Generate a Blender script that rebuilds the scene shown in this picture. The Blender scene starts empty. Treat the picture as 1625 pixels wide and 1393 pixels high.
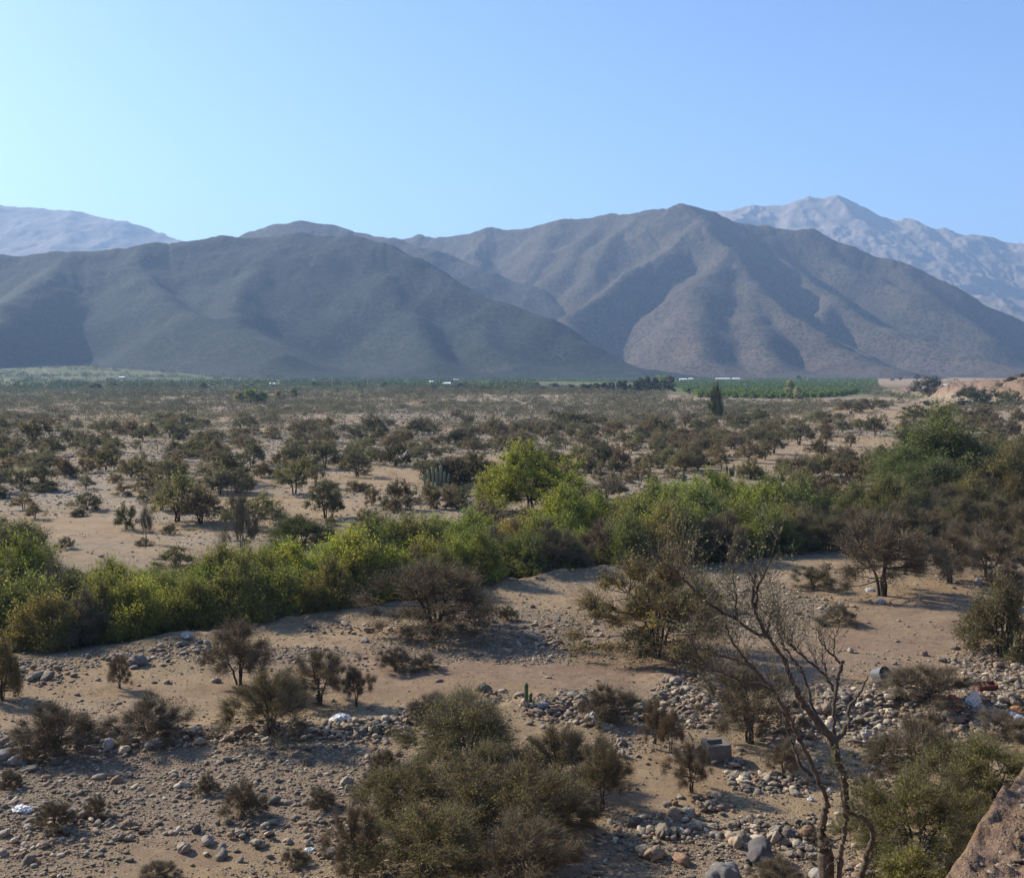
import bpy, math, random
import numpy as np
from mathutils import Vector, Matrix

# ------------------------------------------------------------------ camera, world, sun, exposure
S = bpy.context.scene
COL = S.collection
FPX, CX, CY, HORIZON, CAMZ = 1742.0, 812.5, 696.5, 588.0, 14.0
PITCH = math.atan((CY - HORIZON) / FPX)
cam_data = bpy.data.cameras.new("camera")
cam_data.sensor_width = 36.0
cam_data.lens = 36.0 * FPX / 1625.0
cam_data.clip_start = 0.3
cam_data.clip_end = 60000.0
cam = bpy.data.objects.new("camera", cam_data)
COL.objects.link(cam)
cam.location = (0, 0, CAMZ)
cam.rotation_euler = (math.radians(90) - PITCH, 0, 0)
S.camera = cam

SUN_AZ = math.radians(-57)      # left of the view direction (+Y)
SUN_EL = math.radians(31)
w = bpy.data.worlds.new("World")
S.world = w
w.use_nodes = True
nt = w.node_tree
bg = nt.nodes["Background"]
sky = nt.nodes.new("ShaderNodeTexSky")
sky.sky_type = 'NISHITA'
sky.sun_disc = False
sky.sun_elevation = SUN_EL
sky.sun_rotation = SUN_AZ
sky.altitude = 300
sky.air_density = 0.85
sky.dust_density = 0.95
sky.ozone_density = 6.0
nt.links.new(sky.outputs[0], bg.inputs[0])
bg.inputs[1].default_value = 0.125
sl = bpy.data.lights.new("sun", 'SUN')
sl.energy = 5.0
sl.angle = math.radians(0.5)
sl.color = (1.0, 0.90, 0.75)
sun = bpy.data.objects.new("sun", sl)
COL.objects.link(sun)
sd = Vector((math.sin(SUN_AZ) * math.cos(SUN_EL), math.cos(SUN_AZ) * math.cos(SUN_EL), math.sin(SUN_EL)))
sun.rotation_euler = sd.to_track_quat('Z', 'Y').to_euler()
sun.location = (-50, 30, 60)
S.view_settings.view_transform = 'Standard'
S.view_settings.look = 'None'
S.view_settings.exposure = 0.88
S.view_settings.gamma = 1.0
S.render.engine = 'CYCLES'
S.cycles.max_bounces = 7
S.cycles.diffuse_bounces = 4
S.cycles.glossy_bounces = 1
S.cycles.transmission_bounces = 2
S.cycles.transparent_max_bounces = 4
S.cycles.volume_bounces = 0
S.cycles.caustics_reflective = False
S.cycles.caustics_refractive = False
S.render.use_persistent_data = False

rng = np.random.default_rng(7)

# ------------------------------------------------------------------ noise
def _hash(ix, iy, s):
    h = (ix.astype(np.int64) * 374761393 + iy.astype(np.int64) * 668265263 + s * 982451653) & 0xffffffff
    h = ((h ^ (h >> 13)) * 1274126177) & 0xffffffff
    return ((h ^ (h >> 16)) & 0xffff) / 65535.0

def vnoise(x, y, s=0):
    ix, iy = np.floor(x), np.floor(y)
    fx, fy = x - ix, y - iy
    fx = fx * fx * fx * (fx * (fx * 6 - 15) + 10)
    fy = fy * fy * fy * (fy * (fy * 6 - 15) + 10)
    a, b = _hash(ix, iy, s), _hash(ix + 1, iy, s)
    c, d = _hash(ix, iy + 1, s), _hash(ix + 1, iy + 1, s)
    return (a + (b - a) * fx) * (1 - fy) + (c + (d - c) * fx) * fy - 0.5

def fbm(x, y, oct=4, s=0, ridged=False):
    t, a, n = 0.0, 1.0, 0.0
    for i in range(oct):
        v = vnoise(x, y, s + i * 17)
        if ridged:
            v = 0.5 - 2.0 * np.abs(v)
        t = t + a * v
        n += a
        a *= 0.5
        x, y = x * 2.03 + 11.3, y * 2.01 - 7.7
    return t / n * 2.0          # about -1..1

def sstep(a, b, x):
    t = np.clip((x - a) / (b - a), 0, 1)
    return t * t * (3 - 2 * t)

# ------------------------------------------------------------------ pixels <-> world
CP, SP = math.cos(PITCH), math.sin(PITCH)
def ray(px, py):
    u, v = (np.asarray(px, float) - CX) / FPX, (CY - np.asarray(py, float)) / FPX
    return u, CP + v * SP, v * CP - SP          # x, y, z direction

def at_dist(px, py, d):
    """point on the ray of a photo pixel whose forward distance (y) is d"""
    x, y, z = ray(px, py)
    return x / y * d, d, CAMZ + z / y * d

def to_px(x, y, z):
    z = z - CAMZ
    f = y * CP - z * SP
    f = np.where(f < 0.1, 0.1, f)
    return CX + FPX * x / f, CY - FPX * (y * SP + z * CP) / f

def seg_dist(x, y, P):
    """distance to a polyline, signed (positive to its right), and the arc parameter"""
    best = np.full(np.shape(x), 1e18)
    sg = np.zeros(np.shape(x)); par = np.zeros(np.shape(x))
    for i in range(len(P) - 1):
        ax, ay = P[i][0], P[i][1]
        bx, by = P[i + 1][0], P[i + 1][1]
        dx, dy = bx - ax, by - ay
        L2 = dx * dx + dy * dy
        t = np.clip(((x - ax) * dx + (y - ay) * dy) / L2, 0, 1)
        qx, qy = ax + t * dx, ay + t * dy
        d2 = (x - qx) ** 2 + (y - qy) ** 2
        m = d2 < best
        best = np.where(m, d2, best)
        cr = (x - ax) * dy - (y - ay) * dx
        sg = np.where(m, np.sign(cr), sg)
        par = np.where(m, i + t, par)
    return np.sqrt(best) * sg, par

# top edge of the river terrace: passes under the camera, runs off to the right, comes back into view far away
EDGE = [(-120, -40), (-40, -6), (-8, 2.0), (0.15, 3.93), (3.58, 8.92), (6.55, 13.32), (22, 21), (85, 95), (160, 235), (192, 330), (205, 405),
        (212, 470), (222, 560), (232, 640), (247, 740), (300, 900)]
EDGE_Z = [12.6, 12.6, 12.4, 11.4, 9.75, 9.3, 10.5, 12.5, 13.3, 13.5, 13.4, 11.6, 7.6, 3.4, 0.8, 0.1]
BELT = None      # filled below

def plane_xy(px, py, z=0.0):
    x, y, dz = ray(px, py)
    t = (z - CAMZ) / dz
    return x * t, y * t

BELT_FRONT = [(-420, 1075), (-200, 1045), (0, 1036), (100, 1031), (200, 1017), (300, 1003), (400, 988), (500, 972), (570, 962), (640, 948), (720, 936),
              (800, 920), (900, 905), (960, 897), (1050, 892), (1150, 890), (1250, 880), (1340, 858), (1420, 838), (1520, 828), (1640, 822), (1800, 812)]
BELT_W = [plane_xy(*p) for p in BELT_FRONT]

def smin_z(par):
    return np.interp(par, np.arange(len(EDGE_Z)), EDGE_Z)

def height(x, y):
    x = np.asarray(x, float); y = np.asarray(y, float)
    r = np.sqrt(x * x + y * y)
    z = 0.35 * fbm(x / 38, y / 38, 3, 3) * sstep(20, 70, r) + 0.12 * fbm(x / 6, y / 6, 3, 9) + 0.06 * fbm(x / 1.3, y / 1.3, 4, 5)
    z = z + 1.6 * fbm(x / 160, y / 160, 2, 21) * sstep(120, 320, r) * (1 - sstep(600, 900, r))
    # channel and berm of the green belt
    d, p = seg_dist(x, y, BELT_W)
    z = z - 1.3 * np.exp(-((-d - 6.5) / 4.0) ** 2)
    berm = np.interp(p, [0, 3.5, 5, 8.2, 8.9, 9.6, 11, 13.2, 14, 30], [0, 0, .8, 1.0, .5, .4, 1.2, 1.1, 0, 0])
    bn = .55 + .9 * fbm(x / 2.6, y / 2.6, 4, 61) + .35 * fbm(x / .8, y / .8, 3, 63)
    z = z + berm * .62 * bn * np.where(d < 1.1, np.exp(-((d - 1.1) / 1.6) ** 2), np.exp(-((d - 1.1) / .8) ** 2))
    # rubble ridges in front
    for (P, h, wd) in RIDGES:
        dd, _ = seg_dist(x, y, P)
        z = z + h * np.exp(-(dd / wd) ** 2)
    # river terrace
    s, par = seg_dist(x, y, EDGE)
    s = s + 2.2 * fbm(x / 14, y / 14, 3, 31) * sstep(40, 150, r) + 6 * fbm(x / 45, y / 45, 2, 37) * sstep(150, 350, r)
    s = s - sstep(150, 350, r) * 5.0 * (0.5 + fbm(x / 7, y / 7, 3, 41, True))
    zt = smin_z(par)
    wd = np.where(r < 60, zt / 2.3, zt * 1.9)
    top = zt + np.clip(s, 0, 40) * 0.02
    near = 1 - sstep(30, 60, r)
    top = top + near * (0.14 * fbm(x / 1.6, y / 1.6, 4, 51) + 0.10 * fbm(x / .7, y / .7, 5, 58, True) + .07 * fbm(x / .13, y / .13, 3, 59))
    k = sstep(-1.0, 0.10, s / wd * 0.92) 
    rim = np.clip((s + wd) / wd, 0, 1)
    k = np.where(r < 60, np.clip(rim, 0, 1), k)
    z = z * (1 - k) + top * k
    # foot of the left hills
    z = z + 55 * sstep(1150, 2600, y) * sstep(-0.05, -0.5, x / np.maximum(y, 1))
    z = np.where(y < 1, np.maximum(z, 12.2 * sstep(-40, -2, s)), z)
    return z

RIDGES = []
def ridge(pts, h, wd):
    RIDGES.append(([plane_xy(*p) for p in pts], h, wd))
ridge([(-60, 1200), (60, 1180), (200, 1170), (330, 1160), (480, 1160), (600, 1150)], .22, 1.0)
ridge([(830, 1125), (930, 1120), (1010, 1125)], .35, .7)
ridge([(1050, 1085), (1100, 1110), (1140, 1140)], .4, .8)
ridge([(1240, 1160), (1330, 1120), (1420, 1110), (1520, 1125), (1640, 1110)], .4, 1.0)

def G(px, py):
    """ground point seen at a photo pixel"""
    px = np.asarray(px, float); py = np.asarray(py, float)
    dx, dy, dz = ray(px, py)
    z = np.zeros_like(px)
    for _ in range(12):
        t = (z - CAMZ) / dz
        z = 0.5 * z + 0.5 * height(dx * t, dy * t)
    t = (z - CAMZ) / dz
    return dx * t, dy * t, z

# ------------------------------------------------------------------ mesh helpers
def mesh_np(name, V, F, mat=None, smooth=False, attrs=None, mats=None, fmat=None):
    """V (n,3), F (m,k) all the same k"""
    me = bpy.data.meshes.new(name)
    V = np.ascontiguousarray(V, dtype=np.float32); F = np.ascontiguousarray(F, dtype=np.int32)
    m, k = F.shape
    me.vertices.add(len(V)); me.vertices.foreach_set("co", V.ravel())
    me.loops.add(m * k); me.loops.foreach_set("vertex_index", F.ravel())
    me.polygons.add(m)
    me.polygons.foreach_set("loop_start", np.arange(0, m * k, k, dtype=np.int32))
    me.polygons.foreach_set("loop_total", np.full(m, k, dtype=np.int32))
    me.polygons.foreach_set("use_smooth", np.full(m, smooth, dtype=bool))
    if fmat is not None:
        me.polygons.foreach_set("material_index", np.ascontiguousarray(fmat, dtype=np.int32))
    for mt in (mats or ([mat] if mat else [])):
        me.materials.append(mt)
    me.update(calc_edges=True)
    for an, av in (attrs or {}).items():
        av = np.ascontiguousarray(av, dtype=np.float32)
        if av.ndim == 1:
            a = me.attributes.new(an, 'FLOAT', 'POINT'); a.data.foreach_set("value", av)
        else:
            a = me.attributes.new(an, 'FLOAT_COLOR', 'POINT')
            a.data.foreach_set("color", np.concatenate([av, np.ones((len(av), 1), np.float32)], 1).ravel())
    return me

def link(name, me, parent=None, loc=None, rot=None, scale=None):
    o = bpy.data.objects.new(name, me)
    COL.objects.link(o)
    if parent is not None: o.parent = parent
    if loc is not None: o.location = loc
    if rot is not None: o.rotation_euler = rot
    if scale is not None: o.scale = scale if hasattr(scale, '__len__') else (scale,) * 3
    return o

def tag(o, label=None, cat=None, group=None, kind=None):
    if label: o['label'] = label
    if cat: o['category'] = cat
    if group: o['group'] = group
    if kind: o['kind'] = kind
    return o

def empty(name, loc=(0, 0, 0), rz=0.0, sc=(1, 1, 1)):
    o = bpy.data.objects.new(name, None)
    COL.objects.link(o)
    o.empty_display_size = 0.3
    o.location = loc; o.rotation_euler = (0, 0, rz); o.scale = sc
    return o

# ------------------------------------------------------------------ material helpers
class NT:
    def __init__(s, name):
        s.m = bpy.data.materials.new(name); s.m.use_nodes = True
        s.t = s.m.node_tree; s.t.nodes.clear()
        s.out = s.n('ShaderNodeOutputMaterial')
    def n(s, t, **kw):
        nd = s.t.nodes.new(t)
        for k, v in kw.items(): setattr(nd, k, v)
        return nd
    def l(s, a, b): s.t.links.new(a, b)
    def val(s, node, i, v):
        if hasattr(v, 'is_linked') or hasattr(v, 'links'): s.l(v, node.inputs[i])
        else: node.inputs[i].default_value = v
    def math(s, op, a, b=0.0, clamp=False):
        nd = s.n('ShaderNodeMath', operation=op, use_clamp=clamp); s.val(nd, 0, a); s.val(nd, 1, b); return nd.outputs[0]
    def mix(s, f, a, b, mode='MIX'):
        nd = s.n('ShaderNodeMix', data_type='RGBA', blend_type=mode)
        s.val(nd, 0, f); s.val(nd, 6, a if not isinstance(a, tuple) else (*a, 1)[:4]); s.val(nd, 7, b if not isinstance(b, tuple) else (*b, 1)[:4])
        return nd.outputs[2]
    def noise(s, vec, scale, detail=3, rough=.55, out=0):
        nd = s.n('ShaderNodeTexNoise'); s.l(vec, nd.inputs['Vector']); nd.inputs['Scale'].default_value = scale
        nd.inputs['Detail'].default_value = detail; nd.inputs['Roughness'].default_value = rough; return nd.outputs[out]
    def vor(s, vec, scale, feature='F1', out='Distance', rand=1.0):
        nd = s.n('ShaderNodeTexVoronoi', feature=feature); s.l(vec, nd.inputs['Vector']); nd.inputs['Scale'].default_value = scale
        nd.inputs['Randomness'].default_value = rand
        return nd.outputs[out]
    def ramp(s, f, stops):
        nd = s.n('ShaderNodeMapRange'); nd.interpolation_type = 'SMOOTHSTEP'; s.val(nd, 0, f)
        nd.inputs[1].default_value, nd.inputs[2].default_value = stops[0], stops[1]; return nd.outputs[0]
    def attr(s, name, out='Fac'):
        return s.n('ShaderNodeAttribute', attribute_name=name).outputs[out]
    def pos(s): return s.n('ShaderNodeNewGeometry').outputs['Position']
    def obj(s): return s.n('ShaderNodeTexCoord').outputs['Object']
    def bump(s, h, strength, dist):
        nd = s.n('ShaderNodeBump'); s.l(h, nd.inputs['Height']); nd.inputs['Strength'].default_value = strength
        nd.inputs['Distance'].default_value = dist; return nd.outputs[0]
    def bsdf(s, col, rough=.9, spec=.2, normal=None):
        b = s.n('ShaderNodeBsdfPrincipled'); s.val(b, 'Base Color', col if not isinstance(col, tuple) else (*col, 1)[:4])
        s.val(b, 'Roughness', rough); b.inputs['Specular IOR Level'].default_value = spec
        if normal is not None: s.l(normal, b.inputs['Normal'])
        s.l(b.outputs[0], s.out.inputs[0]); return b

def plain_mat(name, col, rough=.8, var=.25, scale=6.0, spec=.2, bump=.3, bd=.01):
    t = NT(name); p = t.obj(); n = t.noise(p, scale, 4)
    c = t.mix(t.ramp(n, (.3, .7)), tuple(v * (1 - var) for v in col), tuple(min(1, v * (1 + var)) for v in col))
    t.bsdf(c, rough, spec, t.bump(t.noise(p, scale * 4, 3), bump, bd)); return t.m

# ground
def ground_material():
    t = NT('ground_earth'); p = t.pos()
    stone, green, red, dry = t.attr('stone'), t.attr('green'), t.attr('red'), t.attr('dry')
    n1, n2, n3 = t.noise(p, .35, 4), t.noise(p, 2.5, 5), t.noise(p, 14, 4)
    sand = t.mix(t.ramp(n1, (.35, .65)), (0.285, 0.200, 0.122), (0.350, 0.262, 0.165))
    sand = t.mix(t.ramp(n2, (.3, .75)), sand, t.mix(.5, sand, (0.360, 0.267, 0.166)))
    sand = t.mix(t.math('MULTIPLY', t.ramp(n3, (.45, .75)), .5), sand, (0.165, 0.111, 0.070))
    sand = t.mix(t.math('MULTIPLY', red, .85), sand, t.mix(t.ramp(t.noise(p, 6, 6, .7), (.35, .65)), (.120, .073, .052), (.250, .168, .125)))
    v1 = t.vor(p, 9.0); vc = t.vor(p, 9.0, out='Color')
    v2 = t.vor(p, 3.2); vc2 = t.vor(p, 3.2, out='Color')
    sep = t.n('ShaderNodeSeparateColor'); t.l(vc, sep.inputs[0])
    sep2 = t.n('ShaderNodeSeparateColor'); t.l(vc2, sep2.inputs[0])
    peb = t.mix(sep.outputs[0], (0.128, 0.111, 0.086), (0.390, 0.334, 0.246))
    peb = t.mix(t.math('MULTIPLY', sep.outputs[1], .5), peb, (0.225, 0.156, 0.102))
    pm = t.math('MULTIPLY', t.ramp(v1, (.42, .30)), t.math('GREATER_THAN', t.math('ADD', stone, t.math('MULTIPLY', sep.outputs[2], .6)), .62))
    col = t.mix(t.math('MULTIPLY', stone, .65), sand, (0.203, 0.163, 0.118))
    col = t.mix(pm, col, peb)
    peb2 = t.mix(sep2.outputs[0], (0.135, 0.122, 0.096), (0.465, 0.412, 0.312))
    col = t.mix(t.math('MULTIPLY', t.attr('farstone'), .55), col, (.255, .228, .190))
    pm2 = t.math('MULTIPLY', t.ramp(v2, (.36, .27)), t.math('GREATER_THAN', t.math('ADD', t.attr('farstone'), t.math('MULTIPLY', sep2.outputs[2], .6)), .72))
    col = t.mix(pm2, col, peb2)
    # clods, crumbs and darker dirt
    v3 = t.vor(p, 26.0); clod = t.math('MULTIPLY', t.ramp(v3, (.40, .20)), t.ramp(t.noise(p, 1.7, 4), (.42, .62)))
    col = t.mix(t.math('MULTIPLY', clod, .55), col, (.115, .075, .046))
    col = t.mix(t.math('MULTIPLY', t.ramp(t.noise(p, .9, 6, .65), (.50, .66)), .45), col, (.165, .108, .070))
    col = t.mix(t.math('MULTIPLY', t.ramp(t.noise(p, 60, 3, .7), (.55, .75)), .35), col, (.33, .26, .18))
    # dry grass tint
    col = t.mix(t.math('MULTIPLY', t.math('MULTIPLY', dry, t.ramp(t.noise(p, 5, 4), (.4, .65))), .7), col, (0.300, 0.206, 0.090))
    litter = t.math('MULTIPLY', t.attr('litter'), t.ramp(n2, (.30, .6)))
    col = t.mix(litter, col, (.055, .041, .030))
    # fields of the far valley floor
    nf = t.noise(p, .012, 3)
    field = t.mix(t.ramp(nf, (.4, .6)), (0.084, 0.106, 0.034), (0.138, 0.132, 0.052))
    field = t.mix(t.ramp(t.noise(p, .12, 4), (.45, .7)), field, (0.054, 0.069, 0.028))
    col = t.mix(green, col, field)
    h = t.math('ADD', t.math('MULTIPLY', t.math('MULTIPLY', pm, t.math('SUBTRACT', .5, v1)), 1.6), t.math('ADD', t.math('MULTIPLY', t.noise(p, 22, 5, .65), .9), t.math('MULTIPLY', clod, .5)))
    t.bsdf(col, .95, .12, t.bump(h, 1.0, .07))
    return t.m
# ------------------------------------------------------------------ ground sheet
def px_blobs(px, py, blobs):
    m = np.zeros(np.shape(px))
    for (bx, by, rx, ry, wgt) in blobs:
        q = ((px - bx) / rx) ** 2 + ((py - by) / ry) ** 2
        m = np.maximum(m, wgt * (1 - sstep(.55, 1.25, q)))
    return m
# patches of cobbles, given where they lie in the photograph (centre, radii, strength)
STONE_NEAR = [(120, 1240, 330, 60, 1), (480, 1230, 190, 60, 1), (260, 1310, 200, 40, .7), (60, 1340, 160, 60, .8), (560, 1300, 90, 110, .8), (120, 1175, 200, 22, .9),
              (420, 1165, 190, 18, 1), (840, 1010, 110, 48, 1), (690, 1025, 110, 28, .8), (920, 1125, 100, 30, 1), (1090, 1115, 60, 45, 1),
              (1200, 970, 130, 45, .95), (1150, 905, 90, 22, .8), (1330, 1135, 110, 55, 1), (1530, 1140, 160, 55, .9), (1225, 1245, 75, 22, .9), (1210, 1340, 110, 50, .9),
              (1060, 1330, 120, 60, .6), (60, 1070, 110, 30, .7), (420, 1040, 170, 16, .7), (240, 1035, 90, 12, .6), (1560, 900, 120, 35, .7), (980, 1190, 60, 30, .6),
              (690, 1385, 330, 35, .5), (1500, 1000, 150, 14, .5), (1270, 1000, 90, 20, .6), (1410, 1375, 90, 50, .6), (1600, 1050, 80, 40, .8)]
STONE_MID = [(700, 800, 130, 26, 1), (590, 850, 60, 10, .7), (60, 790, 110, 30, .8), (260, 815, 90, 14, .5), (230, 740, 190, 24, .9), (400, 710, 160, 22, .8), (560, 700, 150, 30, .7),
             (800, 705, 120, 22, .9), (1000, 770, 130, 16, .9), (1270, 775, 60, 14, 1), (1250, 700, 130, 18, .6), (330, 855, 80, 12, .8), (840, 660, 300, 18, .6),
             (540, 800, 60, 12, .6), (60, 700, 100, 18, .7), (1130, 720, 90, 22, .5), (1330, 690, 60, 30, .4), (1010, 820, 90, 14, .6), (500, 735, 90, 20, .7)]
SANDY = [(430, 1095, 330, 30, 1), (820, 1075, 260, 22, 1), (1180, 1045, 220, 16, 1), (1440, 1000, 170, 40, 1), (980, 950, 90, 18, .9), (120, 1085, 160, 28, .9),
         (1060, 1245, 90, 60, .9), (300, 1350, 120, 26, .8), (110, 845, 150, 20, .9), (430, 800, 190, 14, .9), (620, 755, 70, 14, .9), (1000, 725, 150, 12, .6),
         (1400, 660, 90, 18, 1), (1340, 715, 110, 26, .9), (1480, 645, 60, 10, 1), (1190, 730, 130, 22, .7), (1560, 860, 120, 14, .9), (1300, 925, 60, 14, .8)]

def build_ground():
    az = np.concatenate([np.radians(np.linspace(-180, -31, 90, endpoint=False)), np.radians(np.linspace(-31, 31, 820, endpoint=False)), np.radians(np.linspace(31, 180, 90))])
    rr = np.concatenate([np.geomspace(1.2, 6, 30, endpoint=False), np.geomspace(6, 22, 170, endpoint=False), np.geomspace(22, 110, 480, endpoint=False), np.geomspace(110, 800, 200, endpoint=False), np.geomspace(800, 16000, 60)])
    A, R = np.meshgrid(az, rr)
    X, Y = R * np.sin(A), R * np.cos(A)
    Z = height(X.ravel(), Y.ravel()).reshape(X.shape)
    V = np.stack([X.ravel(), Y.ravel(), Z.ravel()], 1)
    V = np.concatenate([V, [[0, 0, 12.4]]])
    nr, na = X.shape
    i = np.arange(nr - 1)[:, None] * na; j = np.arange(na - 1)[None, :]
    F = np.stack([i + j, i + j + 1, i + na + j + 1, i + na + j], -1).reshape(-1, 4)
    F = F[:, ::-1]
    cap = np.stack([np.full(na - 1, len(V) - 1), np.arange(na - 1), np.arange(1, na), np.arange(1, na)], 1)
    x, y, z = V[:, 0], V[:, 1], V[:, 2]
    r = np.hypot(x, y)
    px, py = to_px(x, y, z)
    s, par = seg_dist(x, y, EDGE)
    zt = smin_z(par)
    onterr = sstep(.12, .5, z / np.maximum(zt, 2)) * (s > -25)
    front = (y > 3)
    nz = fbm(x / 7, y / 7, 4, 71)
    nz2 = fbm(x / 25, y / 25, 3, 73)
    st = px_blobs(px, py, STONE_NEAR) * front * (r < 95)
    sa = px_blobs(px, py, SANDY) * front * (r < 600)
    st = np.clip(np.maximum(st, .25 + .9 * nz) + .25 * nz, 0, 1) * (1 - .8 * sa) * (r < 95)
    fs = np.clip(np.maximum(px_blobs(px, py, STONE_MID) * front, .48 + 1.1 * nz2) + .5 * nz, 0, 1) * (1 - .85 * sa) * sstep(60, 85, r) * (1 - sstep(500, 800, r))
    st = st * (1 - onterr); fs = fs * (1 - onterr)
    d, p = seg_dist(x, y, BELT_W)
    litter = np.exp(-((-d - 7) / 7.0) ** 2) * (r < 150)
    grn = sstep(560, 760, r + 120 * nz2) * (1 - onterr)
    lane = (np.abs(((px + 40 * nz2) % 170) - 85) < 4) * (r > 700)
    grn = np.clip(grn - .55 * lane * (nz2 > 0), 0, 1)
    grn = grn * (1 - .75 * (np.abs(py - 618 - 3 * nz2) < 1.6) * (px > 200) * (px < 720) * front)
    red = np.clip(onterr * 1.0 + .35 * sstep(.1, .5, fbm(x / 18, y / 18, 3, 77)) + .3 * sa * (r < 90), 0, 1) * (1 - sstep(900, 1200, r))
    dry = np.clip(.4 + fbm(x / 9, y / 9, 3, 79) * 1.6, 0, 1) * (r < 400)
    me = mesh_np('ground', V, np.concatenate([F, cap]) if False else F, MAT['ground'], True,
                 {'stone': st, 'green': grn, 'red': red, 'dry': dry, 'farstone': fs, 'litter': litter})
    o = link('ground', me)
    tag(o, 'stony river plain of sand, cobbles and dry earth under a crumbling terrace', 'ground', kind='structure')
    return o

# ------------------------------------------------------------------ mountains
def mountain(name, lines, azr, dr, slope, amp, label, seed, mat, T=7.0, n=(520, 240), foot=0.0):
    """lines: list of (list of (photo x, photo y, distance)); the surface falls away on both sides of each line"""
    az = np.radians(np.linspace(azr[0], azr[1], n[0])); dd = np.linspace(dr[0], dr[1], n[1])
    A, D = np.meshgrid(az, dd)
    X, Y = (D * np.tan(A)).ravel(), D.ravel()
    wx = X + 60 * fbm(X / 420, Y / 420, 3, seed + 5); wy = Y + 60 * fbm(X / 420, Y / 420, 3, seed + 9)
    acc = np.zeros_like(X)
    for L in lines:
        P = [at_dist(*q) for q in L]
        for a, b in zip(P[:-1], P[1:]):
            dx, dy = b[0] - a[0], b[1] - a[1]
            t = np.clip(((wx - a[0]) * dx + (wy - a[1]) * dy) / (dx * dx + dy * dy), 0, 1)
            dist = np.hypot(wx - a[0] - t * dx, wy - a[1] - t * dy)
            zs = a[2] + (b[2] - a[2]) * t
            dist = np.sqrt(dist ** 2 + 25 ** 2) - 25
            h = zs - slope * dist * (1 - .18 * np.clip(dist / 900, 0, 1))
            acc = acc + np.exp(np.clip(h, -800, 3000) / T)
    Z = np.log(np.maximum(acc, 1e-200)) * T - T * .5
    hh = np.clip(Z / 250, 0, 1)
    Z = Z + amp * hh * (fbm(X / 330, Y / 330, 4, seed, True) + .35 * fbm(X / 90, Y / 90, 3, seed + 3)) 
    rav = np.abs(fbm(X / 95 + 2.2 * fbm(X / 300, Y / 300, 2, seed + 12), Y / 520, 3, seed + 14))
    Z = Z - min(amp, 16) * .45 * (1 - sstep(0, .22, rav)) * hh * (1 - hh * .4)
    Z = Z + 3.0 * fbm(X / 22, Y / 22, 3, seed + 6) * hh
    Z = np.where(Z < 40, 40 * np.exp(np.clip((Z - 40) / 40, -8, 0)), Z) - 3   # gently flared foot
    Z = np.maximum(Z, -6) + foot
    i = np.arange(n[1] - 1)[:, None] * n[0]; j = np.arange(n[0] - 1)[None, :]
    F = np.stack([i + j, i + j + 1, i + n[0] + j + 1, i + n[0] + j], -1).reshape(-1, 4)
    me = mesh_np(name, np.stack([X, Y, Z], 1), F, mat, True)
    return tag(link(name, me), label, 'mountain', kind='structure')

def hill_material(name, soil, scrub, rock, dens, sc):
    t = NT(name); p = t.pos()
    n1 = t.noise(p, .004, 4); n2 = t.noise(p, .02, 5)
    c = t.mix(t.ramp(n1, (.38, .62)), soil, tuple(v * .8 for v in soil))
    c = t.mix(t.math('MULTIPLY', t.ramp(t.noise(p, .009, 6, .7), (.56, .72)), .8), c, rock)
    v = t.vor(p, sc); v2 = t.vor(p, sc * 2.6)
    thr = t.math('ADD', t.math('MULTIPLY', n2, .5), dens)
    dots = t.math('MAXIMUM', t.ramp(t.math('SUBTRACT', thr, v), (-.06, .06)), t.ramp(t.math('SUBTRACT', t.math('SUBTRACT', thr, .08), v2), (-.06, .06)))
    c = t.mix(dots, c, scrub)
    t.bsdf(c, .95, .1, t.bump(t.math('ADD', t.math('MULTIPLY', dots, .5), t.noise(p, .05, 5, .6)), .2, 5.0))
    return t.m

MAT = {}
MAT['ground'] = ground_material()
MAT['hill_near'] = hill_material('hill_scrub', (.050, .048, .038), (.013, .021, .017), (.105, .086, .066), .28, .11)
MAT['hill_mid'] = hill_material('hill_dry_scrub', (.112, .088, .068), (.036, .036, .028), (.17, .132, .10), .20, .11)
MAT['hill_far'] = hill_material('hill_hazed_rock', (.27, .235, .205), (.18, .165, .145), (.36, .32, .28), .06, .05)  # bare rock, with extra distance haze put into its paler colours

build_ground()
mountain('mountain', [[(-260, 425, 2300), (0, 404, 2350), (100, 397, 2350), (250, 384, 2400), (350, 375, 2450), (450, 372, 2450), (540, 374, 2420), (600, 386, 2380), (660, 408, 2300), (720, 442, 2200), (800, 476, 2080), (870, 503, 1990), (950, 543, 1900), (1050, 588, 1800)],
        [(130, 397, 2350), (80, 440, 2150), (10, 480, 1950), (-60, 530, 1750)],
        [(230, 386, 2380), (245, 440, 2200), (330, 498, 1980), (450, 556, 1720)],
        [(450, 372, 2450), (420, 430, 2250), (395, 500, 2000), (470, 560, 1780)],
        [(560, 376, 2420), (620, 440, 2200), (660, 500, 2000), (715, 570, 1700)],
        [(700, 430, 2230), (760, 500, 2020), (850, 575, 1780)]],
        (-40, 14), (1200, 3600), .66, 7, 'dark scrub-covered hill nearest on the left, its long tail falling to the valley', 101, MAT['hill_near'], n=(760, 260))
mountain('mountain', [[(300, 420, 3300), (410, 371, 3300), (440, 360, 3300), (480, 354, 3300), (530, 359, 3300), (580, 372, 3250), (620, 379, 3200), (680, 397, 3100), (740, 422, 3000), (820, 452, 2900), (870, 482, 2800), (920, 510, 2700)],
        [(660, 392, 3100), (700, 450, 2850), (760, 520, 2600)]],
        (-22, 8), (2300, 4200), .55, 9, 'rounded hazy hill rising just behind the dark left hill', 131, MAT['hill_mid'], n=(420, 200))  # paler scrub colour here adds painted haze behind the dark hill
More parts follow.
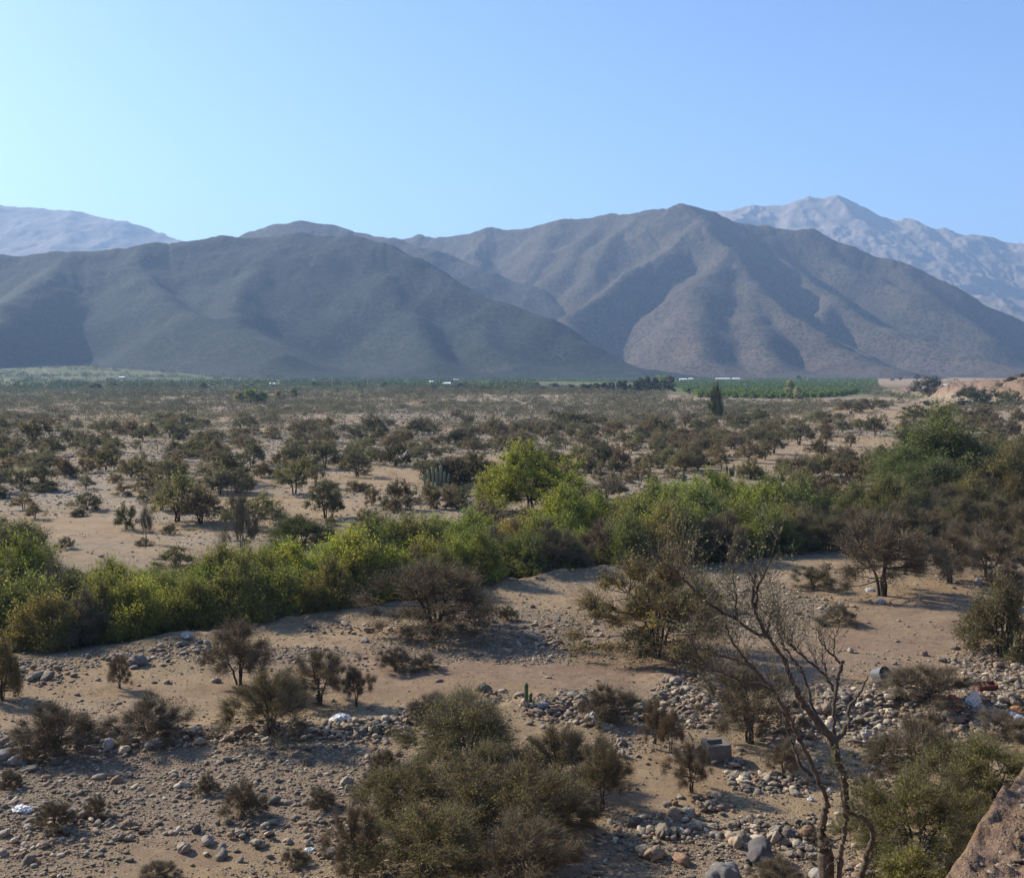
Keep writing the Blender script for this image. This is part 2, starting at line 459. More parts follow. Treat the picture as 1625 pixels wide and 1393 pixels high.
mountain('mountain', [[(560, 400, 3900), (620, 380, 3800), (660, 371, 3750), (700, 375, 3700), (780, 363, 3600), (870, 359, 3500), (900, 348, 3450), (960, 337, 3400), (1020, 331, 3300), (1075, 325, 3200), (1110, 336, 3200), (1160, 353, 3200), (1200, 360, 3200), (1280, 365, 3150), (1340, 385, 3100), (1400, 408, 3050), (1450, 433, 3000), (1500, 458, 2950), (1560, 493, 2900), (1625, 530, 2850), (1720, 590, 2750)],
        [(1075, 325, 3200), (1110, 352, 3020), (1165, 395, 2800), (1200, 450, 2550), (1250, 505, 2300), (1330, 555, 2080), (1420, 594, 1850)],
        [(1165, 395, 2800), (1120, 450, 2500), (1090, 510, 2250), (1080, 570, 1950)],
        [(1110, 352, 3020), (1050, 400, 2850), (975, 450, 2650), (905, 500, 2450), (880, 550, 2200)],
        [(1020, 331, 3300), (965, 380, 3100), (930, 440, 2900)],
        [(900, 348, 3450), (865, 400, 3200), (830, 440, 3050)],
        [(1200, 360, 3200), (1235, 410, 2950), (1330, 470, 2650), (1430, 520, 2400), (1540, 560, 2150), (1640, 600, 1900)],
        [(1280, 365, 3150), (1345, 415, 2950), (1450, 465, 2750), (1600, 540, 2500)],
        [(1200, 450, 2550), (1180, 520, 2250), (1200, 580, 1950)],
        [(780, 363, 3600), (760, 400, 3400), (790, 440, 3150)], [(960, 337, 3400), (925, 375, 3200), (880, 425, 3000)], [(1400, 408, 3050), (1470, 470, 2750), (1580, 530, 2500)], [(1330, 470, 2650), (1310, 520, 2400), (1370, 560, 2150)]],
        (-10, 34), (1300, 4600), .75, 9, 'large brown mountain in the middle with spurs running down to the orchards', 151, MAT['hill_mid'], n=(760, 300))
mountain('mountain', [[(1000, 350, 6308), (1130, 333, 6232), (1200, 326, 6080), (1270, 323, 6080), (1285, 317, 6080), (1300, 320, 6080), (1330, 315, 6080), (1350, 322, 6080), (1370, 339, 6004), (1400, 346, 6004), (1440, 350, 5928), (1500, 362, 5852), (1540, 373, 5776), (1580, 381, 5776), (1625, 388, 5700), (1760, 400, 5624)],
        [(1330, 315, 6080), (1370, 370, 5624), (1390, 430, 5244)], [(1270, 323, 6080), (1240, 370, 5624), (1200, 420, 5244)],
        [(1440, 350, 5928), (1480, 400, 5472), (1500, 450, 5092)], [(1200, 326, 6080), (1150, 370, 5624)],
        [(1580, 381, 5776), (1560, 430, 5320), (1600, 480, 4940)],
        [(1480, 490, 4256), (1540, 468, 4180), (1600, 488, 4104), (1700, 530, 4028)]],
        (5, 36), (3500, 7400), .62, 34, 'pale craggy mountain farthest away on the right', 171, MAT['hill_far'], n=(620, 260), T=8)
mountain('mountain', [[(-300, 316, 6300), (-100, 318, 6250), (0, 325, 6200), (60, 331, 6200), (120, 337, 6200), (190, 350, 6150), (215, 360, 6150), (250, 373, 6100), (290, 381, 6000), (370, 402, 5900), (480, 442, 5800)],
        [(120, 337, 6200), (100, 380, 5600)], [(0, 325, 6200), (-60, 380, 5500)]],
        (-42, -6), (4300, 8000), .45, 18, 'pale blue mountain fading into haze at the far left', 191, MAT['hill_far'], n=(420, 200), T=8)
# ------------------------------------------------------------------ foliage and bark materials (tint comes from each object's own colour)
def leaf_material(name, transl=.5, vmix=.42, merged=False):
    t = NT(name)
    if merged:
        c = t.attr('col', 'Color')
    else:
        oi = t.n('ShaderNodeObjectInfo'); c = oi.outputs['Color']
    v = t.attr('var', 'Fac')
    bc = t.n('ShaderNodeVectorMath', operation='SCALE'); t.l(c, bc.inputs[0])
    t.l(t.math('ADD', t.math('MULTIPLY', v, 2 * vmix), 1 - vmix), bc.inputs['Scale'])
    col = bc.outputs[0]
    if not merged:   # yellowed or dried leaves here and there
        col = t.mix(t.math('MULTIPLY', t.ramp(v, (.86, .97)), .55), col, (.16, .13, .055))
    d = t.n('ShaderNodeBsdfDiffuse'); t.l(col, d.inputs[0]); d.inputs[1].default_value = .6
    tr = t.n('ShaderNodeBsdfTranslucent'); t.l(col, tr.inputs[0])
    g = t.n('ShaderNodeBsdfGlossy'); g.inputs['Roughness'].default_value = .55; g.inputs[0].default_value = (.5, .5, .5, 1)
    m1 = t.n('ShaderNodeMixShader'); m1.inputs[0].default_value = transl; t.l(d.outputs[0], m1.inputs[1]); t.l(tr.outputs[0], m1.inputs[2])
    m2 = t.n('ShaderNodeMixShader'); m2.inputs[0].default_value = .035; t.l(m1.outputs[0], m2.inputs[1]); t.l(g.outputs[0], m2.inputs[2])
    t.l(m2.outputs[0], t.out.inputs[0]); return t.m

MAT['leaf'] = leaf_material('leaf_foliage')
MAT['twig'] = plain_mat('twig_bark', (.165, .135, .088), .95, .3, 20)
MAT['bark'] = plain_mat('trunk_bark', (.055, .042, .032), .95, .35, 9)
MAT['bark_grey'] = plain_mat('grey_bark', (.115, .095, .075), .9, .3, 9)
MAT['scrub'] = leaf_material('scrub_foliage', .2, .5, True)

def tube(P, R, k=5):
    """tapered tube along P (n,3) with radii R -> V, F (quads)"""
    P = np.asarray(P, float); n = len(P)
    T = np.gradient(P, axis=0); T /= np.linalg.norm(T, axis=1)[:, None] + 1e-9
    up = np.tile(np.array([0.31, 0.17, 0.93]), (n, 1))
    A = np.cross(T, up); A /= np.linalg.norm(A, axis=1)[:, None] + 1e-9
    B = np.cross(T, A)
    th = np.linspace(0, 2 * np.pi, k, endpoint=False)
    V = P[:, None, :] + np.asarray(R, float)[:, None, None] * (np.cos(th)[None, :, None] * A[:, None, :] + np.sin(th)[None, :, None] * B[:, None, :])
    i = np.arange(n - 1)[:, None] * k; j = np.arange(k)[None, :]
    F = np.stack([i + j, i + (j + 1) % k, i + k + (j + 1) % k, i + k + j], -1).reshape(-1, 4)
    return V.reshape(-1, 3), F

class Acc:
    def __init__(s): s.V, s.F, s.A, s.n = [], [], [], 0
    def add(s, V, F, a=None):
        s.V.append(V); s.F.append(np.asarray(F) + s.n); s.n += len(V)
        s.A.append(np.full(len(V), .5) if a is None else a)
    def get(s): return np.concatenate(s.V), np.concatenate(s.F), np.concatenate(s.A)

def bez(a, b, bend, n, r):
    t = np.linspace(0, 1, n)[:, None]
    m = (a + b) / 2 + bend
    P = (1 - t) ** 2 * a + 2 * t * (1 - t) * m + t ** 2 * b
    P[1:-1] += r.normal(0, 1, (n - 2, 3)) * np.linalg.norm(b - a) * .018
    return P

def leaf_quads(C, size, r, up=.3, long=1.9, axis=None):
    """one rhombic leaf or leaflet spray at each centre C"""
    n = len(C)
    T = r.normal(0, 1, (n, 3)); T[:, 2] += up
    if axis is not None: T = T * .55 + axis
    T /= np.linalg.norm(T, axis=1)[:, None] + 1e-9
    N = r.normal(0, 1, (n, 3)); B = np.cross(T, N); B /= np.linalg.norm(B, axis=1)[:, None] + 1e-9
    L = (size * r.uniform(.6, 1.5, n))[:, None]
    a, b = T * L * long / 2, B * L / 2
    V = np.stack([C - a, C + b * .9, C + a, C - b * .9], 1).reshape(-1, 3)
    F = np.arange(n * 4).reshape(-1, 4)
    return V, F

def plant(seed, shape='umbrella', leaves=3000, leaf=.03, twigs=500, clumps=26, stems=4, spread=.6, trunk_h=.3, stem_r=.022, twig_r=.004,
          twig_len=.16, cl_r=.15, long=1.9, up=.3, side=5, droop=0.0):
    """unit plant: height about 1. Returns (stem V,F), (crown V,F,var,fmat) with leaf faces (0) and twig faces (1)."""
    r = np.random.default_rng(seed)
    # clump centres
    C = []
    while len(C) < clumps:
        a = r.uniform(0, 2 * np.pi); q = math.sqrt(r.uniform(0, 1))
        if shape == 'umbrella':
            h = .50 + .40 * (1 - q ** 2) + r.normal(0, .06) - .34 * r.random() ** 1.3
            h = max(trunk_h * .9, h)
        elif shape == 'dome':
            top = .90 * math.sqrt(max(.02, 1 - (q * .97) ** 2)) ; h = top * (1 - .85 * r.random() ** 2.2) + .04
        elif shape == 'column':
            h = r.uniform(.12, .95); q *= .55 + .5 * math.sin(h * 3)
        else:  # 'spray' low bush
            h = .15 + .7 * r.random() ** .7 * (1 - .5 * q)
        C.append((q * spread * math.cos(a), q * spread * math.sin(a), h))
    C = np.array(C)
    lob = 1 + .30 * np.sin(np.arctan2(C[:, 1], C[:, 0]) * 3 + r.uniform(0, 6)) + .12 * np.sin(np.arctan2(C[:, 1], C[:, 0]) * 5 + r.uniform(0, 6))
    C[:, :2] *= lob[:, None]; C[:, 2] *= 1 + .13 * np.sin(np.arctan2(C[:, 1], C[:, 0]) * 2 + r.uniform(0, 6)) + r.normal(0, .06, clumps)
    C[:, 2] += .05 * np.sin(C[:, 0] * 7 + seed) 
    st = Acc()
    # stems
    sp = []
    for i in range(stems):
        a = 2 * np.pi * (i + r.uniform(-.3, .3)) / max(stems, 1)
        base = np.array([.035 * math.cos(a), .035 * math.sin(a), -.04]) * (1 if stems > 1 else .1)
        q = r.uniform(.25, .6) * spread
        tip = np.array([q * math.cos(a), q * math.sin(a), r.uniform(.5, .8) if shape != 'spray' else r.uniform(.2, .5)])
        P = bez(base, tip, np.array([-.07 * math.cos(a), -.07 * math.sin(a), .05]) * 1.2, 8, r)
        st.add(*tube(P, np.linspace(stem_r, stem_r * .45, 8), side)); sp.append(P)
    allp = np.concatenate(sp)
    w = np.tile(np.arange(8), stems)
    tw = Acc()
    for c in C:
        ok = np.where((w >= 2) & (allp[:, 2] < c[2] + .05))[0]
        if len(ok) == 0: ok = np.arange(len(allp))
        j = ok[np.argmin(np.linalg.norm(allp[ok] - c, axis=1) + .12 * r.random(len(ok)))]
        P = bez(allp[j], c, np.array([0, 0, -.04]), 6, r)
        st.add(*tube(P, np.linspace(stem_r * .42, stem_r * .12, 6), 4))
    # twigs
    cr = Acc(); fm = []
    k = r.integers(0, clumps, twigs)
    rad = cl_r * r.uniform(.5, 1.5, clumps)
    cvar = np.clip(r.normal(.5, .17, clumps), .05, .95)
    if twigs:
        s0 = C[k] + r.normal(0, .25, (twigs, 3)) * rad[k][:, None]
        D = (C[k] - np.array([0, 0, .35])) ; D /= np.linalg.norm(D, axis=1)[:, None]
        D = D + r.normal(0, .55, (twigs, 3)); D[:, 2] += up * .6 - droop; D /= np.linalg.norm(D, axis=1)[:, None]
        L = (twig_len * r.uniform(.5, 1.4, twigs))[:, None]
        s1 = s0 + D * L * .5 + r.normal(0, .02, (twigs, 3)); s2 = s1 + D * L * .5 + r.normal(0, .03, (twigs, 3)) * L * 4
        B = np.cross(D, r.normal(0, 1, (twigs, 3))); B /= np.linalg.norm(B, axis=1)[:, None]; B *= twig_r
        V = np.stack([s0 - B, s0 + B, s1 + B * .7, s1 - B * .7, s2 + B * .25, s2 - B * .25], 1).reshape(-1, 3)
        o = np.arange(twigs)[:, None] * 6
        F = np.concatenate([o + np.array([[0, 1, 2, 3]]), o + np.array([[3, 2, 4, 5]])])
        cr.add(V, F, np.repeat(np.clip(r.normal(.5, .2, twigs), 0, 1), 6)); fm.append(np.ones(len(F), int))
        onT = r.random(leaves) < .6
        ti = r.integers(0, twigs, leaves); f = r.uniform(.15, 1.05, leaves)[:, None]
        Ct = s0[ti] * (1 - f) + s2[ti] * f + r.normal(0, .012, (leaves, 3))
        kk = k[ti]
    else:
        onT = np.zeros(leaves, bool); Ct = np.zeros((leaves, 3)); kk = np.zeros(leaves, int)
    kc = r.integers(0, clumps, leaves)
    off = r.normal(0, 1, (leaves, 3)); off /= np.linalg.norm(off, axis=1)[:, None]
    off *= (r.random(leaves) ** .5)[:, None] * rad[kc][:, None] * np.array([1.15, 1.15, .75])
    Cc = C[kc] + off
    kk = np.where(onT, kk, kc); LC = np.where(onT[:, None], Ct, Cc)
    LC[:, 2] = np.maximum(LC[:, 2], .01)
    V, F = leaf_quads(LC, leaf, r, up, long)
    cr.add(V, F, np.repeat(np.clip(cvar[kk] + r.normal(0, .13, leaves), 0, 1), 4)); fm.append(np.zeros(len(F), int))
    V, F, A = cr.get()
    return st.get()[:2], (V, F, A, np.concatenate(fm))

def leafc(c): return (min(.5, 1.72 * c[0]), min(.5, 1.62 * c[1]), 1.15 * c[2])
K_RIVER_REF = [None]
class Kind:
    """a kind of plant: several source meshes shared by its copies"""
    def __init__(s, name, cat, nvar, seed, bark='bark', twig='twig', stem_name='trunk', crown_name='crown', one=False, **kw):
        s.name, s.cat, s.stem_name, s.crown_name, s.one = name, cat, stem_name, crown_name, one
        s.v = []
        for i in range(nvar):
            (sv, sf), (cv, cf, ca, fm) = plant(seed + i, **kw)
            if one:
                V = np.concatenate([cv, sv]); F = np.concatenate([cf, sf + len(cv)])
                fm2 = np.concatenate([fm, np.ones(len(sf), int)])
                s.v.append((None, mesh_np(name, V, F, attrs={'var': np.concatenate([ca, np.full(len(sv), .5)])}, mats=[MAT['leaf'], MAT[bark]], fmat=fm2)))
            else:
                s.v.append((mesh_np(name + '_' + stem_name, sv, sf, MAT[bark], True),
                            mesh_np(name + '_' + crown_name, cv, cf, attrs={'var': ca}, mats=[MAT['leaf'], MAT[twig]], fmat=fm)))
    def put(s, x, y, z, h, wd, rz, col_, label=None, group=None, i=None, name=None, cat=None, tilt=0.0):
        col = leafc(col_)
        if s is K_RIVER_REF[0]: col = (min(.5, col[0] * 1.35), min(.5, col[1] * 1.28), col[2])
        m = s.v[int(rng.integers(len(s.v))) if i is None else i % len(s.v)]
        sx = wd if not hasattr(wd, '__len__') else wd[0]; sy = wd if not hasattr(wd, '__len__') else wd[1]
        if s.one:
            o = link(name or s.name, m[1], None, (x, y, z), (tilt, 0, rz), (sx, sy, h)); o.color = (*col, 1)
        else:
            o = empty(name or s.name, (x, y, z), rz, (sx, sy, h)); o.rotation_euler[0] = tilt
            link(s.stem_name, m[0], o)
            c = link(s.crown_name, m[1], o); c.color = (*col, 1)
        tag(o, label, cat or s.cat, group)
        return o

OLIVE = (.115, .112, .046); BROWN = (.135, .10, .062); GREYB = (.140, .112, .085); DKGREEN = (.082, .094, .032); GREEN = (.125, .150, .036)
YGREEN = (.165, .205, .035); ORANGE = (.150, .105, .040); LGREEN = (.11, .15, .045)
def jit(c, s=.12):
    f = 1 + rng.normal(0, s); return tuple(max(.01, v * f * (1 + rng.normal(0, s * .35))) for v in c)

# near plants: fine leaves; far plants: coarser
K_UMB = Kind('umbrella_tree', 'tree', 1, 283, leaves=24000, leaf=.0145, twigs=3000, clumps=95, stems=3, spread=.56, twig_r=.0022, twig_len=.15, cl_r=.11, long=2.0)
K_THORN_N = Kind('thorn_tree', 'tree', 4, 300, leaves=13000, leaf=.0115, twigs=7000, clumps=70, stems=4, spread=.55, twig_r=.0022, twig_len=.2, cl_r=.13)
K_DRY_N = Kind('dry_thorn_tree', 'tree', 4, 320, leaves=7000, leaf=.012, twigs=7500, clumps=60, stems=4, spread=.54, twig_r=.0021, twig_len=.16, cl_r=.12, up=.35)
K_BUSH_N = Kind('thorn_bush', 'bush', 4, 340, shape='dome', leaves=15000, leaf=.018, twigs=4500, clumps=70, stems=7, spread=.50, stem_r=.018, twig_r=.0022, twig_len=.2, cl_r=.12, stem_name='stems', crown_name='foliage', up=.6)
K_DRYB_N = Kind('dry_bush', 'bush', 4, 360, shape='dome', leaves=5200, leaf=.015, twigs=8500, clumps=70, stems=9, spread=.52, stem_r=.012, twig_r=.0026, twig_len=.18, cl_r=.12, stem_name='stems', crown_name='foliage', up=.5)
K_SPRAWL = Kind('thorn_bush', 'bush', 4, 380, shape='dome', leaves=26000, leaf=.0105, twigs=9000, clumps=105, stems=7, spread=.57, stem_r=.016, twig_r=.0017, twig_len=.18, cl_r=.08, stem_name='stems', crown_name='foliage', up=.35)
K_RIVER = Kind('riverside_tree', 'tree', 7, 400, shape='dome', leaves=23000, leaf=.0150, twigs=3500, clumps=90, stems=7, spread=.50, stem_r=.012, twig_r=.0022, twig_len=.26, cl_r=.10, long=2.4, up=.9)
K_RIVER_REF[0] = K_RIVER
K_THORN = Kind('thorn_tree', 'tree', 6, 500, leaves=4200, leaf=.027, twigs=900, clumps=60, stems=3, spread=.58, twig_r=.003, twig_len=.16, cl_r=.13, trunk_h=.35, stem_r=.026)
K_SHRUB = Kind('low_shrub', 'shrub', 6, 540, one=True, shape='dome', leaves=2700, leaf=.038, twigs=700, clumps=45, stems=5, spread=.52, stem_r=.014, twig_r=.005, twig_len=.2, cl_r=.15, up=.6)
# ------------------------------------------------------------------ labels that single things out
LANDMARKS = [("the bright yellow-green tree", 840, 770), ("the bare forked foreground tree", 1325, 1240), ("the hollow concrete block", 1137, 1190),
    ("the big rounded dark green tree", 1490, 730), ("the dark column-shaped tree", 1135, 655), ("the dark brown bush before the green belt", 690, 965),
    ("the clump of pale cacti", 695, 757), ("the tall cactus by the right edge", 1603, 990), ("the small cactus beside the sandy track", 835, 1105),
    ("the fan-trunked tree in the left scrub", 281, 800), ("the grey leafless tree in the belt", 385, 860), ("the left edge at the green belt", 0, 950),
    ("the eroded red cliff", 1550, 625), ("the white sheds in the orchards", 1100, 602), ("the white bag among the cobbles", 540, 1136),
    ("the wide grey multi-trunk tree", 1400, 900), ("the left edge below the dark hill", 0, 650), ("the bottom left corner", 0, 1393),
    ("the orange-tinged bush beyond the track", 1040, 980), ("the low field hut on the left", 435, 613), ("the pale wash under the cliff", 1400, 665),
    ("the red sack in the rubble", 1512, 1112), ("the two large dark boulders", 1180, 1360), ("the bottom centre of the picture", 780, 1393),
    ("the round green shrub behind the belt", 480, 850), ("the long dark hedge before the orchards", 1000, 612)]
ORD = ["nearest", "second nearest", "third nearest", "fourth nearest", "fifth nearest", "sixth nearest", "seventh nearest", "eighth nearest", "ninth nearest", "tenth nearest",
       "eleventh nearest", "twelfth nearest"]
AUTO = []
def auto(o, phrase, px, py):
    AUTO.append((o, phrase, float(px), float(py)))
def write_labels():
    b = {}
    for o, ph, px, py in AUTO:
        best = min(LANDMARKS, key=lambda l: ((l[1] - px) ** 2 + (2.0 * (l[2] - py)) ** 2))
        dx, dy = px - best[1], (py - best[2]) * 2.0
        side = ('right of' if dx > 0 else 'left of') if abs(dx) > abs(dy) else ('in front of' if dy > 0 else 'behind')
        b.setdefault((ph, best[0], side), []).append((dx * dx + dy * dy, o))
    for (ph, lm, side), L in b.items():
        L.sort(key=lambda q: q[0])
        for i, (_, o) in enumerate(L):
            if i < len(ORD):
                o['label'] = f"{ph}, {ORD[i]} {side} {lm}"
            else:
                o['label'] = f"{ph}, one of those farther {side} {lm}"

def place(kind, px, py, wpx, hpx, col, label=None, phrase=None, group=None, i=None, name=None, rz=None, jcol=.1, fw=1.22, sink=.0):
    x, y, z = (float(v) for v in G(px, py))
    d = y
    h = hpx * d / FPX * 1.02; wd = wpx * d / FPX / fw
    o = kind.put(x, y, z - sink, h, (wd, wd * float(rng.uniform(.85, 1.1))), rng.uniform(0, 6.28) if rz is None else rz, jit(col, jcol), label, group, i, name)
    if label is None: auto(o, phrase or kind.name.replace('_', ' '), px, py)
    return o

# ------------------------------------------------------------------ near plants, each traced from the photograph
NEAR = [ # kind, x, y(base), width, height, colour, label
 (K_SPRAWL, 692, 1008, 190, 112, (.078, .060, .040), "large dark brown bush standing before the green belt, beside the cobble patch"),
 (K_SPRAWL, 1040, 1042, 225, 138, (.150, .118, .040), "wide olive and orange-tinged bush beyond the sandy track, behind the bare tree's branches"),
 (K_DRY_N, 1400, 945, 165, 128, (.085, .066, .050), "wide grey-brown tree with a fan of trunks and a long shadow on sand"),
 (K_DRY_N, 1508, 925, 105, 82, (.090, .070, .050), "grey-brown leaning thorn tree just right of the wide multi-trunk tree"),
 (K_DRY_N, 1566, 917, 100, 76, (.100, .078, .055), "open-branched thorn tree nearest the right edge, above the low grey shrub"),
 (K_DRYB_N, 1602, 935, 62, 34, (.090, .070, .052), "low grey-brown shrub at the right edge behind the tall cactus"),
 (K_BUSH_N, 1588, 1040, 120, 105, (.085, .076, .040), "olive bush with many stems growing around the tall cactus"),
 (K_DRY_N, 380, 1086, 108, 98, (.090, .066, .046), "largest dry thorn tree on the sand left of the track, with a short trunk"),
 (K_DRY_N, 190, 1092, 40, 52, (.110, .075, .045), "tiny thin-trunked thorn sapling alone on the sand at left"),
 (K_THORN_N, 430, 1172, 125, 96, (.115, .095, .036), "olive thorn tree over the cobble bank casting a dark shadow to its right"),
 (K_DRY_N, 507, 1118, 100, 86, (.110, .080, .048), "brown thorn tree beside the track, right of the olive tree"),
 (K_DRY_N, 566, 1120, 48, 68, (.115, .084, .050), "slender see-through sapling at the track edge"),
 (K_DRYB_N, 628, 1064, 62, 34, (.070, .055, .042), "low dark shrub on the cobbles in front of the dark brown bush"),
 (K_DRYB_N, 678, 1062, 44, 24, (.070, .055, .042), "smaller low dark shrub on the cobbles, right of its larger twin"),
 (K_DRYB_N, 90, 1195, 135, 74, (.078, .056, .036), "brown dry bush over the cobble bank near the left edge"),
 (K_DRYB_N, 235, 1172, 130, 58, (.074, .052, .034), "long low brown bush on the cobble bank, second from the left edge"),
 (K_BUSH_N, 4, 1110, 66, 88, (.110, .090, .042), "brown bush cut by the left edge below the green belt"),
 (K_DRYB_N, 386, 1294, 78, 50, (.084, .060, .036), "tufted brown shrub alone on the cobble field, lower left"),
 (K_DRYB_N, 328, 1258, 40, 26, (.080, .058, .038), "small brown tuft just behind the tufted shrub on the cobble field"),
 (K_DRYB_N, 88, 1316, 64, 42, (.110, .085, .045), "yellowish brown tuft on the cobbles in the bottom left"),
 (K_DRYB_N, 155, 1296, 40, 30, (.080, .060, .040), "small dark tuft right of the yellowish tuft, bottom left"),
 (K_DRYB_N, 506, 1280, 50, 28, (.080, .058, .038), "low brown tuft between the cobble field and the big olive thicket"),
 (K_DRYB_N, 14, 1250, 40, 26, (.080, .056, .040), "low brown tuft touching the left edge on the cobbles"),
 (K_DRYB_N, 250, 1392, 60, 22, (.095, .062, .040), "flat reddish brown tuft at the bottom edge, lower left"),
 (K_DRYB_N, 470, 1372, 46, 24, (.080, .060, .040), "small tuft near the bottom edge left of the thicket"),
 (K_THORN_N, 742, 1225, 190, 118, (.118, .112, .040), "olive thorn tree at the back of the big foreground thicket"),
 (K_SPRAWL, 650, 1305, 165, 95, (.122, .108, .044), "olive thorn tree on the left side of the big foreground thicket"),
 (K_SPRAWL, 805, 1345, 215, 130, (.118, .100, .044), "widest dark olive thorn tree in the middle of the foreground thicket"),
 (K_THORN_N, 955, 1285, 90, 112, (.110, .090, .042), "round-headed thorn tree with a bare trunk on the right of the thicket"),
 (K_THORN_N, 885, 1245, 110, 84, (.112, .092, .042), "brown-topped thorn tree at the right rear of the thicket"),
 (K_SPRAWL, 675, 1405, 200, 120, (.135, .118, .044), "yellow-olive thorn tree at the front of the thicket by the bottom edge"),
 (K_DRY_N, 830, 1420, 190, 130, (.085, .068, .040), "dark twiggy tree at the front right of the thicket by the bottom edge"),
 (K_SPRAWL, 745, 1285, 165, 100, (.130, .116, .046), "olive thorn bush in the very middle of the foreground thicket"),
 (K_SPRAWL, 885, 1320, 130, 90, (.092, .082, .040), "dark low thorn bush on the right side of the foreground thicket"),
 (K_DRY_N, 566, 1398, 90, 120, (.090, .064, .048), "thin brown twiggy tree at the front left of the thicket"),
 (K_DRYB_N, 610, 1240, 60, 44, (.085, .072, .040), "low olive shrub at the left rear of the thicket"),
 (K_DRYB_N, 966, 1146, 96, 56, (.105, .085, .065), "pale grey dry bush in the cobble heap right of the small cactus"),
 (K_DRYB_N, 690, 1142, 90, 40, (.090, .074, .054), "low grey shrub in the cobble bank behind the thicket"),
 (K_DRY_N, 1040, 1180, 46, 72, (.130, .074, .036), "thin rust-coloured sapling between the thicket and the cobble heap, left one"),
 (K_DRY_N, 1064, 1194, 42, 72, (.125, .074, .038), "thin rust-coloured sapling between the thicket and the cobble heap, right one"),
 (K_DRY_N, 1097, 1257, 74, 80, (.095, .068, .048), "small thin-trunked thorn tree left of the hollow concrete block"),
 (K_DRY_N, 1190, 1178, 155, 132, (.100, .078, .046), "brown thorn tree with a dark leaning trunk behind the bare forked tree"),
 (K_DRY_N, 1243, 1230, 62, 54, (.090, .064, .048), "small brown sapling between the concrete block and the bare forked tree"),
 (K_DRYB_N, 1472, 1114, 130, 56, (.110, .085, .060), "low grey-brown bush beside the rubble, behind the red sack"),
 (K_DRY_N, 1455, 1262, 150, 130, (.085, .064, .045), "sparse brown thorn tree with two dark trunks right of the bare forked tree"),
 (K_SPRAWL, 1565, 1300, 190, 125, (.125, .130, .040), "dense olive-green bush behind the terrace edge, by the right edge"),
 (K_SPRAWL, 1455, 1375, 180, 150, (.115, .120, .038), "dense green bush left of the terrace edge at the bottom right"),
 (K_DRYB_N, 1385, 1330, 90, 90, (.085, .064, .046), "brown twiggy bush just right of the bare tree's trunk"),
 (K_BUSH_N, 1440, 1440, 150, 80, (.130, .130, .034), "low yellow-green bush at the bottom edge under the terrace"),
 (K_DRYB_N, 1595, 1172, 90, 40, (.090, .066, .046), "low brown bush in the rubble at the right edge"),
 (K_DRYB_N, 1230, 1400, 90, 36, (.100, .072, .050), "low brown tuft among boulders at the bottom, left of the bare tree"),
 (K_DRYB_N, 1330, 990, 60, 26, (.105, .090, .050), "small sparse shrub on the sand below the wide grey tree"),
 (K_DRYB_N, 1290, 935, 70, 34, (.100, .105, .045), "small greenish shrub on the cobbles left of the wide grey tree"),
 (K_DRYB_N, 1120, 968, 60, 40, (.090, .085, .050), "small olive shrub at the edge of the cobbles behind the bare tree"),
 (K_DRYB_N, 805, 985, 34, 22, (.130, .090, .050), "tiny reddish shrub at the right foot of the dark brown bush"),
]
for (k, px, py, wp, hp, c, lb) in NEAR:
    place(k, px, py, wp, hp, tuple(v * (1.3 if k in (K_DRY_N, K_DRYB_N) else 1.12) for v in c), lb, jcol=.03)

